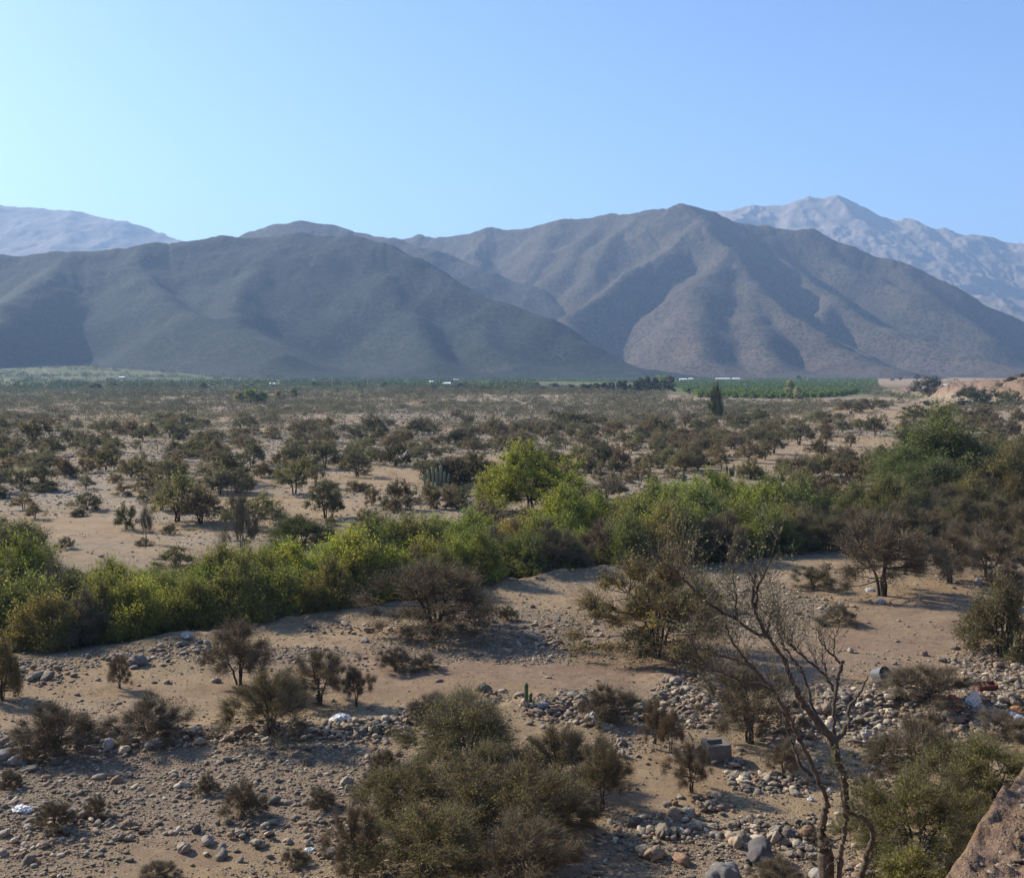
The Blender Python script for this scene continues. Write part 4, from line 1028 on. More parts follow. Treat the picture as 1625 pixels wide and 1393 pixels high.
def build_stones():
    r = np.random.default_rng(55)
    used = []
    for i, (px, py, wp, hp, c, lb) in enumerate(HEROES):
        if py > 1290 and px > 1500: x, y, z = (float(v) for v in G(px + 4, py + 2))
        else: x, y, z = (float(v) for v in G(px, py))
        s = wp * y / FPX / 2.05; hz = hp * y / FPX / 1.25
        o = link('boulder' if wp > 30 else 'stone', ROCKS[i % len(ROCKS)], None, (x, y, z + hz * .32), (r.normal(0, .12), r.normal(0, .12), r.uniform(0, 6.28)), (s, s * r.uniform(.85, 1.1), hz))
        o.color = (*[v * .85 for v in c], 1); tag(o, lb, 'boulder' if wp > 30 else 'stone')
        used.append((x, y, s))
    # heaps of piled cobbles: the largest stones are objects of their own
    P = []
    for (hx, hy, rx, ry, n) in HEAPS:
        for _ in range(int(n * 2.3)):
            a, q = r.uniform(0, 6.283), r.random() ** .6
            px, py = hx + rx * q * math.cos(a), hy + ry * q * math.sin(a)
            P.append((px, py, 1 - q))
    P = np.array(P); x, y, z = G(P[:, 0], P[:, 1])
    rad = np.clip(np.exp(r.normal(-2.45, .48, len(P))), .04, .27)
    z = z + rad * .3 * P[:, 2] + r.uniform(0, .10, len(P)) * P[:, 2]
    # loose stones on the open ground, uniform per square metre
    N = 420000
    yy = np.sqrt(r.uniform(24 ** 2, 78 ** 2, N)); xx = yy * r.uniform(-.53, .53, N)
    base = N / (.53 * (78 ** 2 - 24 ** 2))
    qx, qy = to_px(xx, yy, height(xx, yy))
    st = px_blobs(qx, qy, STONE_NEAR); sa = px_blobs(qx, qy, SANDY)
    nz = fbm(xx / 5, yy / 5, 3, 301)
    dens = (20 + 105 * np.clip(st + .35 * nz * (st > .05), 0, 1) + 7 * np.clip(nz, 0, 1)) * (1 - .87 * sa) * np.where(yy > 55, .55, 1)
    s_, par = seg_dist(xx, yy, EDGE); d, p = seg_dist(xx, yy, BELT_W)
    dens = np.where(s_ > -6, 0, dens); dens = np.where((-d > -.3) & (-d < 26), dens * .25, dens)
    keep = r.random(N) < dens / base
    lx, ly = xx[keep], yy[keep]; lz = height(lx, ly)
    lr = np.clip(np.exp(r.normal(-3.66, .6, len(lx))), .016, .22)
    X = np.concatenate([x, lx]); Y = np.concatenate([y, ly]); Z = np.concatenate([z, lz]); R = np.concatenate([rad, lr])
    ok = np.ones(len(X), bool)
    for (ux, uy, us) in used: ok &= np.hypot(X - ux, Y - uy) > us * .8
    X, Y, Z, R = X[ok], Y[ok], Z[ok], R[ok]
    C = stone_cols(len(X), r)
    qx, qy = to_px(X, Y, Z); er = (r.random(len(X)) < .25 + .65 * px_blobs(qx, qy, SANDY)) & (R < .09)
    C[er] = np.array([.215, .145, .095]) * r.uniform(.6, 1.15, (int(er.sum()), 1))
    px, py = to_px(X, Y, Z)
    size = np.where((px > -10) & (px < 1635) & (py < 1400), R / Y, 0)
    order = np.argsort(-size); big = order[:262]; rest = order[262:]
    for j, i in enumerate(big):
        s = float(R[i])
        o = link('cobble', ROCKS[int(r.integers(len(ROCKS)))], None, (float(X[i]), float(Y[i]), float(Z[i]) + s * .22),
                 (r.normal(0, .25), r.normal(0, .25), r.uniform(0, 6.28)), (s * r.uniform(.95, 1.3), s, s * r.uniform(.85, 1.2)))
        c = C[i]; o.color = (*[float(v) for v in c], 1)
        tag(o, None, 'stone', 'large cobbles lying in heaps on the river plain')
        ph = 'pale cobble' if c.mean() > .24 else ('reddish brown cobble' if c[0] > c[2] * 2.0 else ('dark grey cobble' if c.mean() < .13 else 'grey cobble'))
        auto(o, ph, px[i], py[i])
    m = R[rest] > .065
    a, b = rest[m], rest[~m]
    merge_stones('cobbles', X[a], Y[a], Z[a], R[a], C[a], SMALL2, 'fist-sized and larger cobbles strewn over the near plain', r, True)
    merge_stones('gravel', X[b], Y[b], Z[b], R[b], C[b], SMALL, 'small gravel strewn over the near plain', r, False)
    # beyond the belt
    N = 130000
    yy = np.sqrt(r.uniform(76 ** 2, 460 ** 2, N)); xx = yy * r.uniform(-.52, .52, N)
    base = N / (.52 * (460 ** 2 - 76 ** 2))
    qx, qy = to_px(xx, yy, height(xx, yy)); st = px_blobs(qx, qy, STONE_MID); sa = px_blobs(qx, qy, SANDY)
    nz = fbm(xx / 14, yy / 14, 3, 311)
    dens = (.16 + 1.7 * st + 1.0 * np.clip(nz, 0, 1)) * (1 - .85 * sa) * np.interp(yy, [76, 130, 460], [1.6, .8, .35])
    s_, par = seg_dist(xx, yy, EDGE); d, p = seg_dist(xx, yy, BELT_W)
    dens = np.where((s_ > -16) | ((-d < 24) & (yy < 120)), 0, dens)
    keep = r.random(N) < dens / base
    x, y = xx[keep], yy[keep]
    rad = np.exp(r.normal(-1.95, .38, len(x))) * np.interp(y, [76, 130, 460], [.55, .85, 1.6])
    col = STONE_COLS[r.choice([1, 3, 3, 7, 0, 4], len(x))] * r.uniform(.8, 1.25, (len(x), 1))
    merge_stones('stones', x, y, height(x, y), rad, col, SMALL, 'pale river stones strewn over the plain beyond the green belt', r)
    # crumbs on the terrace corner
    N = 9000
    xx = r.uniform(2.5, 12, N); yy = r.uniform(6, 18, N); s_, par = seg_dist(xx, yy, EDGE); k = s_ > .1
    x, y = xx[k], yy[k]
    merge_stones('gravel', x, y, height(x, y), np.exp(r.normal(-4.35, .7, len(x))), np.array([(.24, .16, .11), (.17, .115, .08), (.30, .24, .19)])[r.integers(0, 3, len(x))] * r.uniform(.8, 1.2, (len(x), 1)), SMALL, 'crumbs of stone on the terrace edge in the bottom right corner', r)
    print('stones', len(X))
build_stones()

# ------------------------------------------------------------------ the bare forked tree in the foreground, traced limb by limb
def smooth_path(P, n):
    P = np.asarray(P, float); t = np.linspace(0, len(P) - 1, n)
    i = np.clip(t.astype(int), 0, len(P) - 2); f = (t - i)[:, None]
    g = lambda k: P[np.clip(k, 0, len(P) - 1)]
    a, b, c, d = g(i - 1), g(i), g(i + 1), g(i + 2)
    return .5 * (2 * b + (c - a) * f + (2 * a - 5 * b + 4 * c - d) * f ** 2 + (3 * b - a - 3 * c + d) * f ** 3)
MAT['bark_hero'] = plain_mat('weathered_bark', (.095, .074, .056), .95, .4, 14, bump=.8, bd=.02)
def hero_tree():
    r = np.random.default_rng(77); D0 = 14.0
    X0, Y0, Z0 = at_dist(1312, 1400, D0); zb = float(height(X0, Y0))
    root = empty('forked_tree', (X0, Y0, min(zb, Z0)))
    tag(root, 'bare forked tree with dark crooked limbs, arched trunk and broken tips in the right foreground', 'tree')
    O = np.array(root.location)
    def path(pts, d0, d1, wob=.008):
        q = np.linspace(0, 1, len(pts)); W = np.array([at_dist(p[0], p[1], d0 + (d1 - d0) * t) for p, t in zip(pts, q)])
        S_ = smooth_path(W, max(8, len(pts) * 4)); S_[1:-1] += r.normal(0, wob, S_[1:-1].shape); return S_ - O
    limbs = {}
    def limb(name, key, pts, w0, w1, d0=D0, d1=D0, mat='bark_hero', knob=.12):
        P = path(pts, d0, d1); n = len(P)
        R = np.linspace(w0, w1, n) * (.42 if w0 < 9 else .34) * D0 / FPX * (1 + r.normal(0, knob, n)); V, F = tube(P, R, 8)
        F = np.concatenate([F, [[(n - 1) * 8 + j for j in (0, 1, 2, 3)], [(n - 1) * 8 + j for j in (0, 3, 4, 7)], [(n - 1) * 8 + j for j in (4, 5, 6, 7)]]])
        link(name, mesh_np(name, V, F, MAT[mat], True), root); limbs[key] = (P, R)
    down = to_px(X0, Y0, zb)[1] + 60
    limb('trunk', 'trunk', [(1323, 1172), (1326, 1190), (1333, 1215), (1340, 1237), (1342, 1260), (1340, 1284), (1343, 1296)], 23, 13)
    limb('trunk', 'arch', [(1342, 1292), (1352, 1291), (1366, 1295), (1378, 1306), (1384, 1320), (1381, 1342), (1373, 1366), (1367, 1393), (1360, 1440), (1352, down)], 9, 16)
    limb('trunk', 'root', [(1343, 1296), (1341, 1312), (1339, 1332), (1334, 1352), (1334, 1377), (1332, 1410), (1330, down)], 8, 10, mat='bark_grey')
    limb('trunk', 'stump', [(1314, 1272), (1309, 1290), (1305, 1308), (1305, 1328), (1309, 1350), (1312, 1385), (1312, down)], 12, 34)
    limb('limb', 'A', [(1323, 1178), (1309, 1159), (1282, 1126), (1268, 1103), (1254, 1074), (1245, 1049), (1231, 1028), (1218, 1009), (1201, 977), (1196, 960), (1195, 936), (1198, 908)], 17, 5, D0, 13.4)
    limb('limb', 'A1', [(1201, 967), (1202, 943), (1204, 926), (1215, 907), (1223, 885), (1231, 858), (1240, 844), (1241, 822)], 5, 1.6, 13.5, 13.2)
    limb('limb', 'A2', [(1217, 1003), (1221, 984), (1225, 971), (1237, 966)], 6, 2, 13.6, 13.8)
    limb('limb', 'B', [(1218, 1010), (1200, 1003), (1187, 997), (1171, 984), (1146, 971), (1127, 958), (1113, 945), (1100, 933), (1083, 918), (1070, 906), (1054, 894), (1041, 879)], 9, 2.4, 13.6, 12.9)
    limb('limb', 'B1', [(1171, 983), (1168, 963), (1168, 947), (1163, 907), (1160, 880)], 4, 1.4, 13.4, 13.3)
    limb('limb', 'B2', [(1083, 918), (1086, 907), (1094, 892), (1103, 879), (1093, 864), (1085, 844), (1080, 828)], 3.2, 1.3, 13.1, 13.3)
    limb('limb', 'C', [(1314, 1163), (1296, 1135), (1287, 1113), (1280, 1085), (1274, 1070), (1263, 1051), (1246, 1027), (1240, 1014), (1232, 990), (1238, 962)], 9, 3, D0, 14.4)
    limb('limb', 'D', [(1323, 1175), (1323, 1164), (1323, 1126), (1327, 1092), (1331, 1072), (1336, 1058), (1338, 1048)], 8, 7, D0, 14.3)
    limb('limb', 'D1', [(1324, 1096), (1309, 1072), (1293, 1057), (1271, 1038), (1258, 1027), (1245, 1010), (1236, 985)], 7, 2.2, 14.2, 14.6)
    limb('limb', 'D2', [(1335, 1054), (1324, 1043), (1309, 1027), (1301, 1013), (1296, 995)], 5, 1.8, 14.3, 14.4)
    limb('limb', 'D3', [(1323, 1042), (1324, 1022), (1328, 1007), (1332, 992)], 3, 1.4, 14.3, 14.2)
    limb('limb', 'D4', [(1311, 1074), (1310, 1057), (1305, 1048), (1306, 1028)], 4, 1.6, 14.2, 14.1)
    limb('limb', 'E', [(1325, 1180), (1345, 1151), (1347, 1125), (1358, 1108), (1369, 1089), (1377, 1073)], 11.5, 4.5, D0, 14.6)
    limb('limb', 'F', [(1316, 1280), (1300, 1240), (1289, 1215), (1278, 1192), (1266, 1168), (1256, 1145), (1237, 1112), (1223, 1090), (1208, 1073), (1194, 1058), (1176, 1038), (1164, 1021), (1156, 1007), (1149, 988)], 12, 3, D0, 13.0)
    limb('limb', 'F1', [(1194, 1058), (1163, 1045), (1144, 1040), (1127, 1032), (1108, 1029), (1090, 1020)], 4.5, 1.6, 13.3, 13.0)
    limb('limb', 'F2', [(1290, 1232), (1272, 1214), (1262, 1193), (1254, 1173), (1245, 1148), (1240, 1125)], 7, 3, 14.0, 14.3)
    limb('limb', 'G', [(1222, 1093), (1205, 1086), (1180, 1081), (1157, 1072), (1135, 1064), (1122, 1055), (1113, 1047), (1100, 1028), (1098, 1012), (1092, 990)], 4.5, 1.5, 13.4, 12.9)
    limb('limb', 'V', [(1342, 1290), (1338, 1270), (1330, 1240), (1322, 1222), (1316, 1210)], 3.5, 1.6, 13.9, 13.7, mat='bark_grey', knob=.05)
    limb('limb', 'W', [(1335, 1328), (1322, 1338), (1305, 1348), (1296, 1338), (1290, 1322)], 3.5, 1.8, 13.9, 13.7, mat='bark_grey', knob=.05)
    limb('limb', 'Y', [(1334, 1356), (1320, 1368), (1310, 1380)], 3, 1.4, 13.9, 13.7, mat='bark_grey', knob=.05)
    # thin upright shoots, their side twigs and the small leaves near the tips
    tw, lf = Acc(), Acc()
    def shoot(p, L, dirn, rad, depth=0, leafy=.5):
        n = 7; P = [p]; d = dirn / np.linalg.norm(dirn)
        for _ in range(n - 1):
            d = d + r.normal(0, .16, 3) + np.array([0, 0, .07]); d /= np.linalg.norm(d); P.append(P[-1] + d * L / (n - 1))
        P = np.array(P); tw.add(*tube(P, np.linspace(rad, rad * .35, n), 3))
        if depth < 2:
            for _ in range(int(r.integers(1, 4))):
                j = int(r.integers(1, n - 1)); dd = (P[j + 1] - P[j]) / (L / n) + r.normal(0, .55, 3); shoot(P[j], L * r.uniform(.3, .55), dd, rad * .6, depth + 1, leafy)
        m = int(L * r.uniform(3, 13) * leafy)
        if m > 0:
            f = r.uniform(.3, 1.03, m) * (n - 1); j = np.clip(f.astype(int), 0, n - 2); C = P[j] + (P[j + 1] - P[j]) * (f - j)[:, None] + r.normal(0, .014, (m, 3))
            V, F = leaf_quads(C, .021, r, .4, 1.5); lf.add(V, F, np.repeat(np.clip(r.normal(.55, .2, m), 0, 1), 4))
    for key, cnt, Lm, lo, leafy in [('A', 26, .55, .5, .7), ('A1', 14, .42, .1, 1.6), ('A2', 8, .4, .4, 1), ('B', 34, .6, .15, .9), ('B1', 10, .4, .3, 1.1), ('B2', 9, .3, .3, 1.6), ('C', 18, .5, .45, .8), ('D1', 22, .5, .25, .8),
                               ('D2', 8, .4, .3, .7), ('D3', 4, .3, .3, .8), ('D4', 5, .25, .3, .5), ('F', 26, .5, .35, .7), ('F1', 12, .45, .2, .8), ('F2', 7, .35, .3, .5), ('G', 16, .45, .2, .9), ('V', 6, .25, .2, 2.5), ('W', 4, .2, .2, 1.5), ('root', 4, .3, .1, 1.5), ('arch', 3, .25, .1, .8)]:
        P, R = limbs[key]
        for _ in range(int(cnt * 1.7)):
            j = int(r.uniform(lo, .99) * (len(P) - 1)); d = np.array([r.normal(-.1, .55), r.normal(0, .45), r.uniform(.35, 1.3)])
            shoot(P[j], Lm * r.uniform(.5, 1.5), d, .0044, 0, leafy)
    V, F, A = tw.get(); link('twigs', mesh_np('twigs', V, F, MAT['bark_grey'], True), root)
    # a small climber on the trunk
    for key, cnt, sp in [('trunk', 170, .10), ('V', 90, .09), ('stump', 50, .10)]:
        P, R = limbs[key]; C = P[r.integers(0, len(P), cnt)] + r.normal(0, sp, (cnt, 3)) + np.array([.08 if key == 'trunk' else -.02, 0, 0])
        V, F = leaf_quads(C, .026, r, .2, 1.4); lf.add(V, F, np.repeat(np.clip(r.normal(.4, .2, cnt), 0, 1), 4))
    V, F, A = lf.get(); o = link('leaves', mesh_np('leaves', V, F, MAT['leaf'], attrs={'var': A}), root); o.color = (.20, .20, .08, 1)
    return root
hero_tree()

# ------------------------------------------------------------------ cacti
MAT['cactus'] = plain_mat('cactus_skin', (.105, .125, .060), .8, .25, 8)
MAT['cactus_pale'] = plain_mat('cactus_pale_skin', (.21, .23, .14), .8, .2, 8)
def cactus_column(h, rad, lean, seed, ribs=9):
    r = np.random.default_rng(seed); k = ribs * 3; n = 14; t = np.linspace(0, 1, n)
    prof = rad * np.minimum(1, .75 + t * 2) * np.sqrt(np.clip(1 - ((t - .9) / .1).clip(0, 1) ** 2, .02, 1)); prof *= 1 + .06 * np.sin(t * 17 + seed)
    th = np.linspace(0, 2 * np.pi, k, endpoint=False); rb = 1 + .13 * np.cos(th * ribs)
    cx = lean[0] * t ** 1.5; cy = lean[1] * t ** 1.5
    V = np.stack([cx[:, None] + prof[:, None] * rb * np.cos(th), cy[:, None] + prof[:, None] * rb * np.sin(th), (t * h)[:, None] - .05 + 0 * th[None]], -1).reshape(-1, 3)
    i = np.arange(n - 1)[:, None] * k; j = np.arange(k)[None]
    F = np.stack([i + j, i + (j + 1) % k, i + k + (j + 1) % k, i + k + j], -1).reshape(-1, 4); return V, F
def cactus(px, py, cols, label, mat='cactus', group=None):
    """cols: (dx px, height px, width px, lean px)"""
    x, y, z = (float(v) for v in G(px, py)); root = empty('column_cactus', (x, y, z)); tag(root, label, 'cactus', group); s = y / FPX
    for i, (dx, h, wd, ln) in enumerate(cols):
        V, F = cactus_column(h * s, wd * s / 2, (ln * s, rng.normal(0, .03)), i + int(px)); V = V + np.array([dx * s, rng.uniform(-.2, .2) if len(cols) > 1 else 0, 0])
        link('stem', mesh_np('stem', V, F, MAT[mat], True), root)
    return root
cactus(1603, 1042, [(0, 106, 9, 2), (14, 58, 7, 3), (-8, 40, 7, -4)], "tall ribbed green cactus standing by the right edge above the rubble")
cactus(835, 1117, [(0, 38, 6, 0), (6, 20, 5, 2)], "small cactus post with a short arm beside the sandy track")
cactus(693, 774, [(-12, 30, 4, -2), (-6, 36, 4, -1), (0, 32, 4, 0), (6, 38, 4, 1), (11, 28, 4, 2), (17, 24, 4, 3), (-18, 22, 4, -3)], "clump of pale upright cacti in front of a dark rounded bush", 'cactus_pale')
cactus(1265, 762, [(-5, 14, 4, -1), (0, 17, 4, 0), (5, 15, 4, 1)], "short dark three-stemmed cactus behind the belt, the right one of two")
cactus(1157, 755, [(-4, 17, 4, 0), (2, 14, 4, 0), (6, 18, 4, 1)], "short dark three-stemmed cactus behind the belt, the left one of two")
cactus(1084, 775, [(0, 30, 4, 0), (3, 14, 4, 1)], "thin dark cactus post behind the belt, left of the two short ones")
cactus(1436, 1040 - 128, [(0, 22, 5, 0)], "stub of dark cactus under the grey-brown leaning thorn tree")
cactus(500, 780, [(0, 14, 4, 1), (4, 10, 4, 1)], "tiny cactus on the pale sand between two fan-shaped thorn trees")

# ------------------------------------------------------------------ hollow concrete block, litter
MAT['concrete'] = plain_mat('concrete', (.150, .135, .115), .9, .2, 10, bump=.5, bd=.01)
MAT['plastic_white'] = plain_mat('white_plastic', (.60, .60, .58), .5, .06, 4, spec=.4)
MAT['plastic_blue'] = plain_mat('pale_blue_plastic', (.55, .62, .74), .5, .15, 6, spec=.4)
MAT['red_cloth'] = plain_mat('red_sacking', (.24, .075, .05), .9, .2, 6)
MAT['clay'] = plain_mat('clay_board', (.15, .065, .05), .9, .2, 6)
MAT['grey_metal'] = plain_mat('grey_zinc', (.10, .11, .12), .7, .2, 5, spec=.5)
MAT['rust_orange'] = plain_mat('rusty_orange', (.38, .19, .07), .8, .25, 6)
def bm_obj(name, bm, mat, parent=None, bevel=0.0, smooth=False):
    if bevel: bmesh.ops.bevel(bm, geom=list(bm.edges), offset=bevel, segments=2, affect='EDGES')
    bmesh.ops.recalc_face_normals(bm, faces=bm.faces)
    me = bpy.data.meshes.new(name); bm.to_mesh(me); bm.free(); me.materials.append(mat)
    for p in me.polygons: p.use_smooth = smooth
    return link(name, me, parent)
def add_box(bm, c, s, rz=0.0):
    r_ = bmesh.ops.create_cube(bm, size=1.0)
    bmesh.ops.scale(bm, vec=s, verts=r_['verts']); bmesh.ops.rotate(bm, cent=(0, 0, 0), matrix=Matrix.Rotation(rz, 3, 'Z'), verts=r_['verts']); bmesh.ops.translate(bm, vec=c, verts=r_['verts'])
def hollow_block():
    x, y, z = (float(v) for v in G(1139, 1208)); s = y / FPX
    bm = bmesh.new(); L, W_, H, t = 40 * s, 20 * s, 29 * s, .10
    def ring(zz, a, b): return [bm.verts.new(v) for v in ((-a, -b, zz), (a, -b, zz), (a, b, zz), (-a, b, zz))]
    o0, o1 = ring(-.1, L / 2, W_), ring(H, L / 2 * .97, W_ * .97); i1, i0 = ring(H, L / 2 - t * 1.6, W_ - t * 2.3), ring(.1, L / 2 - t * 1.7, W_ - t * 2.4)
    for a, b in ((o0, o1), (o1, i1), (i1, i0)):
        for j in range(4): bm.faces.new((a[j], a[(j + 1) % 4], b[(j + 1) % 4], b[j]))
    bm.faces.new(i0)
    o = bm_obj('concrete_block', bm, MAT['concrete'], bevel=.018); o.location = (x, y + .25, z); o.rotation_euler = (.03, -.05, math.radians(8))
    tag(o, 'hollow concrete block with a slot in its top, standing on the sand', 'block')
hollow_block()
def crumple(name, px, py, wp, hp, mat, label, cat, seed, sh=3.2, flat=1.0):
    x, y, z = (float(v) for v in G(px, py)); s = y / FPX; V, F = ICO4
    n = fbm(V[:, 0] * sh + seed, V[:, 1] * sh + V[:, 2] * 1.3 * sh, 4, seed, True); n2 = fbm(V[:, 0] * 1.3 + V[:, 2] + seed, V[:, 1] * 1.3, 2, seed + 3)
    W = V * (1 + .45 * n + .40 * n2)[:, None] * np.array([wp * s / 2.1, wp * s / 2.6, hp * s / 1.7]); W[:, 2] = np.maximum(W[:, 2], -hp * s * .12)
    o = link(name, mesh_np(name, W, F, MAT[mat], False), None, (x, y, z + hp * s * .12)); o.rotation_euler[2] = seed
    return tag(o, label, cat)
crumple('plastic_bag', 541, 1142, 28, 11, 'plastic_white', 'crumpled white bag caught among the cobbles behind the thicket', 'bag', 3)
crumple('plastic_bag', 940, 1142, 20, 16, 'plastic_white', 'white plastic hanging over stones under the pale dry bush', 'bag', 5)
crumple('plastic_bag', 955, 1152, 16, 10, 'plastic_white', 'small white plastic scrap just right of the larger one under the dry bush', 'bag', 6)
crumple('plastic_bag', 1545, 1118, 24, 24, 'plastic_white', 'white crumpled bag in the rubble beside the red sack', 'bag', 7)
crumple('plastic_sheet', 1608, 1142, 44, 10, 'plastic_blue', 'torn bluish white plastic sheet in the rubble at the right edge', 'plastic sheet', 8)
crumple('plastic_bag', 36, 1286, 26, 10, 'plastic_white', 'white rag lying on the cobbles near the left edge', 'rag', 9)
crumple('plastic_bag', 492, 1350, 14, 7, 'plastic_white', 'tiny white scrap on the cobbles left of the thicket', 'rag', 10)
crumple('sack', 1511, 1122, 28, 22, 'red_cloth', 'red sack slumped in the shade of the low grey-brown bush', 'sack', 11, 2.0)
crumple('plastic_bag', 1381, 926 + 12, 14, 8, 'plastic_white', 'white bag beside stones at the foot of the wide grey tree', 'bag', 12)
crumple('plastic_bag', 1552, 924, 12, 8, 'plastic_white', 'white bag under the open-branched thorn tree near the right edge', 'bag', 13)
crumple('cardboard', 1612, 1128, 26, 9, 'rust_orange', 'rusty orange scrap in the rubble above the bluish plastic sheet', 'scrap', 14)
crumple('cardboard', 1600, 1152, 18, 8, 'rust_orange', 'small rusty orange scrap below the bluish plastic sheet', 'scrap', 15)
crumple('plastic_bag', 1497, 1330, 18, 8, 'plastic_white', 'white scrap in the green bush behind the terrace edge', 'rag', 16)
crumple('plastic_bag', 1316, 1256, 7, 8, 'plastic_white', 'tiny white scrap beside the bare forked tree trunk', 'rag', 17)
crumple('plastic_bag', 1286, 1270, 10, 8, 'plastic_white', 'small white ball of plastic left of the bare tree stump', 'rag', 18)
for i, (px, py, wp, hp, mt, lb) in enumerate([(1528, 1096, 9, 6, 'plastic_white', 'white scrap above the white bag in the rubble'), (1583, 1118, 10, 5, 'plastic_white', 'white scrap between the white bag and the bluish sheet'), (1560, 1150, 9, 5, 'plastic_white', 'white scrap below the white bag in the rubble'),
    (1592, 1090, 9, 6, 'plastic_white', 'white scrap right of the broken crate'), (1540, 1145, 12, 6, 'clay', 'red-brown scrap below the red sack in the rubble'), (1478, 1172, 8, 5, 'plastic_white', 'tiny white scrap low in the rubble heap'), (1620, 1165, 12, 6, 'plastic_white', 'white scrap at the right edge below the bluish sheet'), (1434, 1080, 9, 5, 'plastic_white', 'white scrap right of the grey bucket'), (1412, 1072, 12, 7, 'plastic_white', 'pale scrap touching the grey bucket')]):
    crumple('scrap', px, py, wp, hp, mt, lb, 'scrap', 30 + i, 4.0)
def crate():
    x, y, z = (float(v) for v in G(1564, 1096)); s = y / FPX; root = empty('broken_crate', (x, y, z + .02), .15); root.rotation_euler[0] = .25
    tag(root, 'broken red-brown crate with open slats lying in the rubble near the right edge', 'crate')
    L, W_, H = 32 * s, 14 * s, 13 * s
    for i, (c, d) in enumerate([((0, -W_ / 2, H / 2), (L, .05, H)), ((0, W_ / 2, H / 2), (L, .05, H)), ((-L / 2, 0, H / 2), (.05, W_ - .06, H * .96)), ((L / 2, 0, H / 2), (.05, W_ - .06, H * .96)), ((L * .02, 0, H / 2), (.05, W_ - .06, H * .92)), ((-L * .2, 0, H / 2), (.05, W_ - .06, H * .92)), ((0, 0, .02), (L - .06, W_ - .06, .04))]):
        bm = bmesh.new(); add_box(bm, c, d); bm_obj('board', bm, MAT['clay'], root, .008)
crate()
def bucket():
    x, y, z = (float(v) for v in G(1396, 1080)); s = y / FPX; R_ = 12 * s
    root = empty('bucket', (x, y, z + R_ * .9)); root.rotation_euler = (math.radians(75), 0, .5); tag(root, 'dented grey bucket on its side at the edge of the cobble heap', 'bucket')
    k = 24; th = np.linspace(0, 2 * np.pi, k, endpoint=False); prof = [(.02, -R_), (.74 * R_, -R_), (R_, R_ * .9), (R_ * 1.06, R_ * .95), (R_ * .97, R_ * .92), (.70 * R_, -R_ * .92), (.02, -R_ * .92)]
    V = np.array([(q * math.cos(a) * (1 + .06 * math.sin(3 * a)), q * math.sin(a), h) for q, h in prof for a in th]); n = len(prof)
    i = np.arange(n - 1)[:, None] * k; j = np.arange(k)[None]; F = np.stack([i + j, i + (j + 1) % k, i + k + (j + 1) % k, i + k + j], -1).reshape(-1, 4)
    link('shell', mesh_np('shell', V, F, MAT['grey_metal'], True), root)
    P = np.array([(R_ * 1.05 * math.cos(a), R_ * .2 * math.sin(a) , R_ * .95 + R_ * .9 * math.sin(a)) for a in np.linspace(0, np.pi, 12)]); link('handle', mesh_np('handle', *tube(P, np.full(12, .012), 5), MAT['grey_metal'], True), root)
bucket()
def post(px, py, hp, wp, col, label, lean=0.0, group=None):
    x, y, z = (float(v) for v in G(px, py)); s = y / FPX
    P = np.array([[0, 0, -.15], [lean * s * .3, 0, hp * s * .4], [lean * s, 0, hp * s]]); V, F = tube(P, np.array([wp, wp * .95, wp * .8]) * s / 2, 7); F = np.concatenate([F, [[14, 15, 16, 17], [14, 17, 18, 20], [18, 19, 20, 14]][:2]])
    o = link('post', mesh_np('post', V, F, MAT[col], False), None, (x, y, z)); return tag(o, label, 'post', group)
post(1076, 1075, 16, 2.6, 'clay', 'short reddish post sticking out of the cobble heap', .5)
for (px, py, hp, ln, lb) in [(1100, 1175, 14, -8, 'bleached stick at the foot of the cobble heap'), (1335, 868, 5, 40, 'long bleached branch lying on the bank behind the belt gap')]:
    post(px, py, hp, 2.2, 'bark_grey', lb, ln)
# ------------------------------------------------------------------ far valley floor: orchards, hedge, poles, sheds
def far_tree(px, py, wp, hp, col, label=None, phrase=None, group=None, name='leafy_tree', kind=None, i=None):
    x, y, z = (float(v) for v in G(px, py)); s = y / FPX
    o = (kind or K_FAR).put(x, y, z - .2, hp * s, wp * s / 1.15, rng.uniform(0, 6.28), jit(col, .06), label, group, i, name, 'tree')
    if label is None: auto(o, phrase, px, py)
    return o
K_FAR = Kind('leafy_tree', 'tree', 5, 800, one=True, shape='dome', leaves=1500, leaf=.065, twigs=0, clumps=34, stems=3, spread=.46, stem_r=.02, cl_r=.14, up=.4)
HG = 'dark trees of the long hedge before the orchards'
for k in range(13):
    px = 925 + k * 11.6 + rng.uniform(-2, 2)
    far_tree(px, 621, 17, np.interp(px, [925, 980, 1040, 1076], [12, 18, 24, 20]) * rng.uniform(.88, 1.1), (.062, .062, .036), None, 'dark hedge tree', HG)
far_tree(1052, 611, 30, 15, (.15, .20, .05), 'bright yellow-green crown at the right end of the long hedge')
far_tree(1253, 631, 18, 28, (.22, .23, .13), 'pale yellowish tree standing out in the right orchard')
far_tree(1267, 634, 18, 20, (.18, .19, .11), 'smaller pale tree just right of the pale yellowish tree in the orchard')
far_tree(395, 640, 26, 26, (.11, .14, .045), 'green leafy tree beyond the scrub below the left hill, the middle of three')
far_tree(415, 640, 20, 24, (.10, .135, .045), 'green leafy tree beyond the scrub, right of the three')
far_tree(378, 640, 20, 20, (.16, .15, .085), 'yellowish green tree beyond the scrub, left of the three')
far_tree(445, 634, 20, 17, (.18, .145, .08), 'straw-coloured round tree beyond the scrub right of the three green trees')
far_tree(466, 632, 14, 16, (.10, .12, .05), 'small round green tree right of the straw-coloured tree')
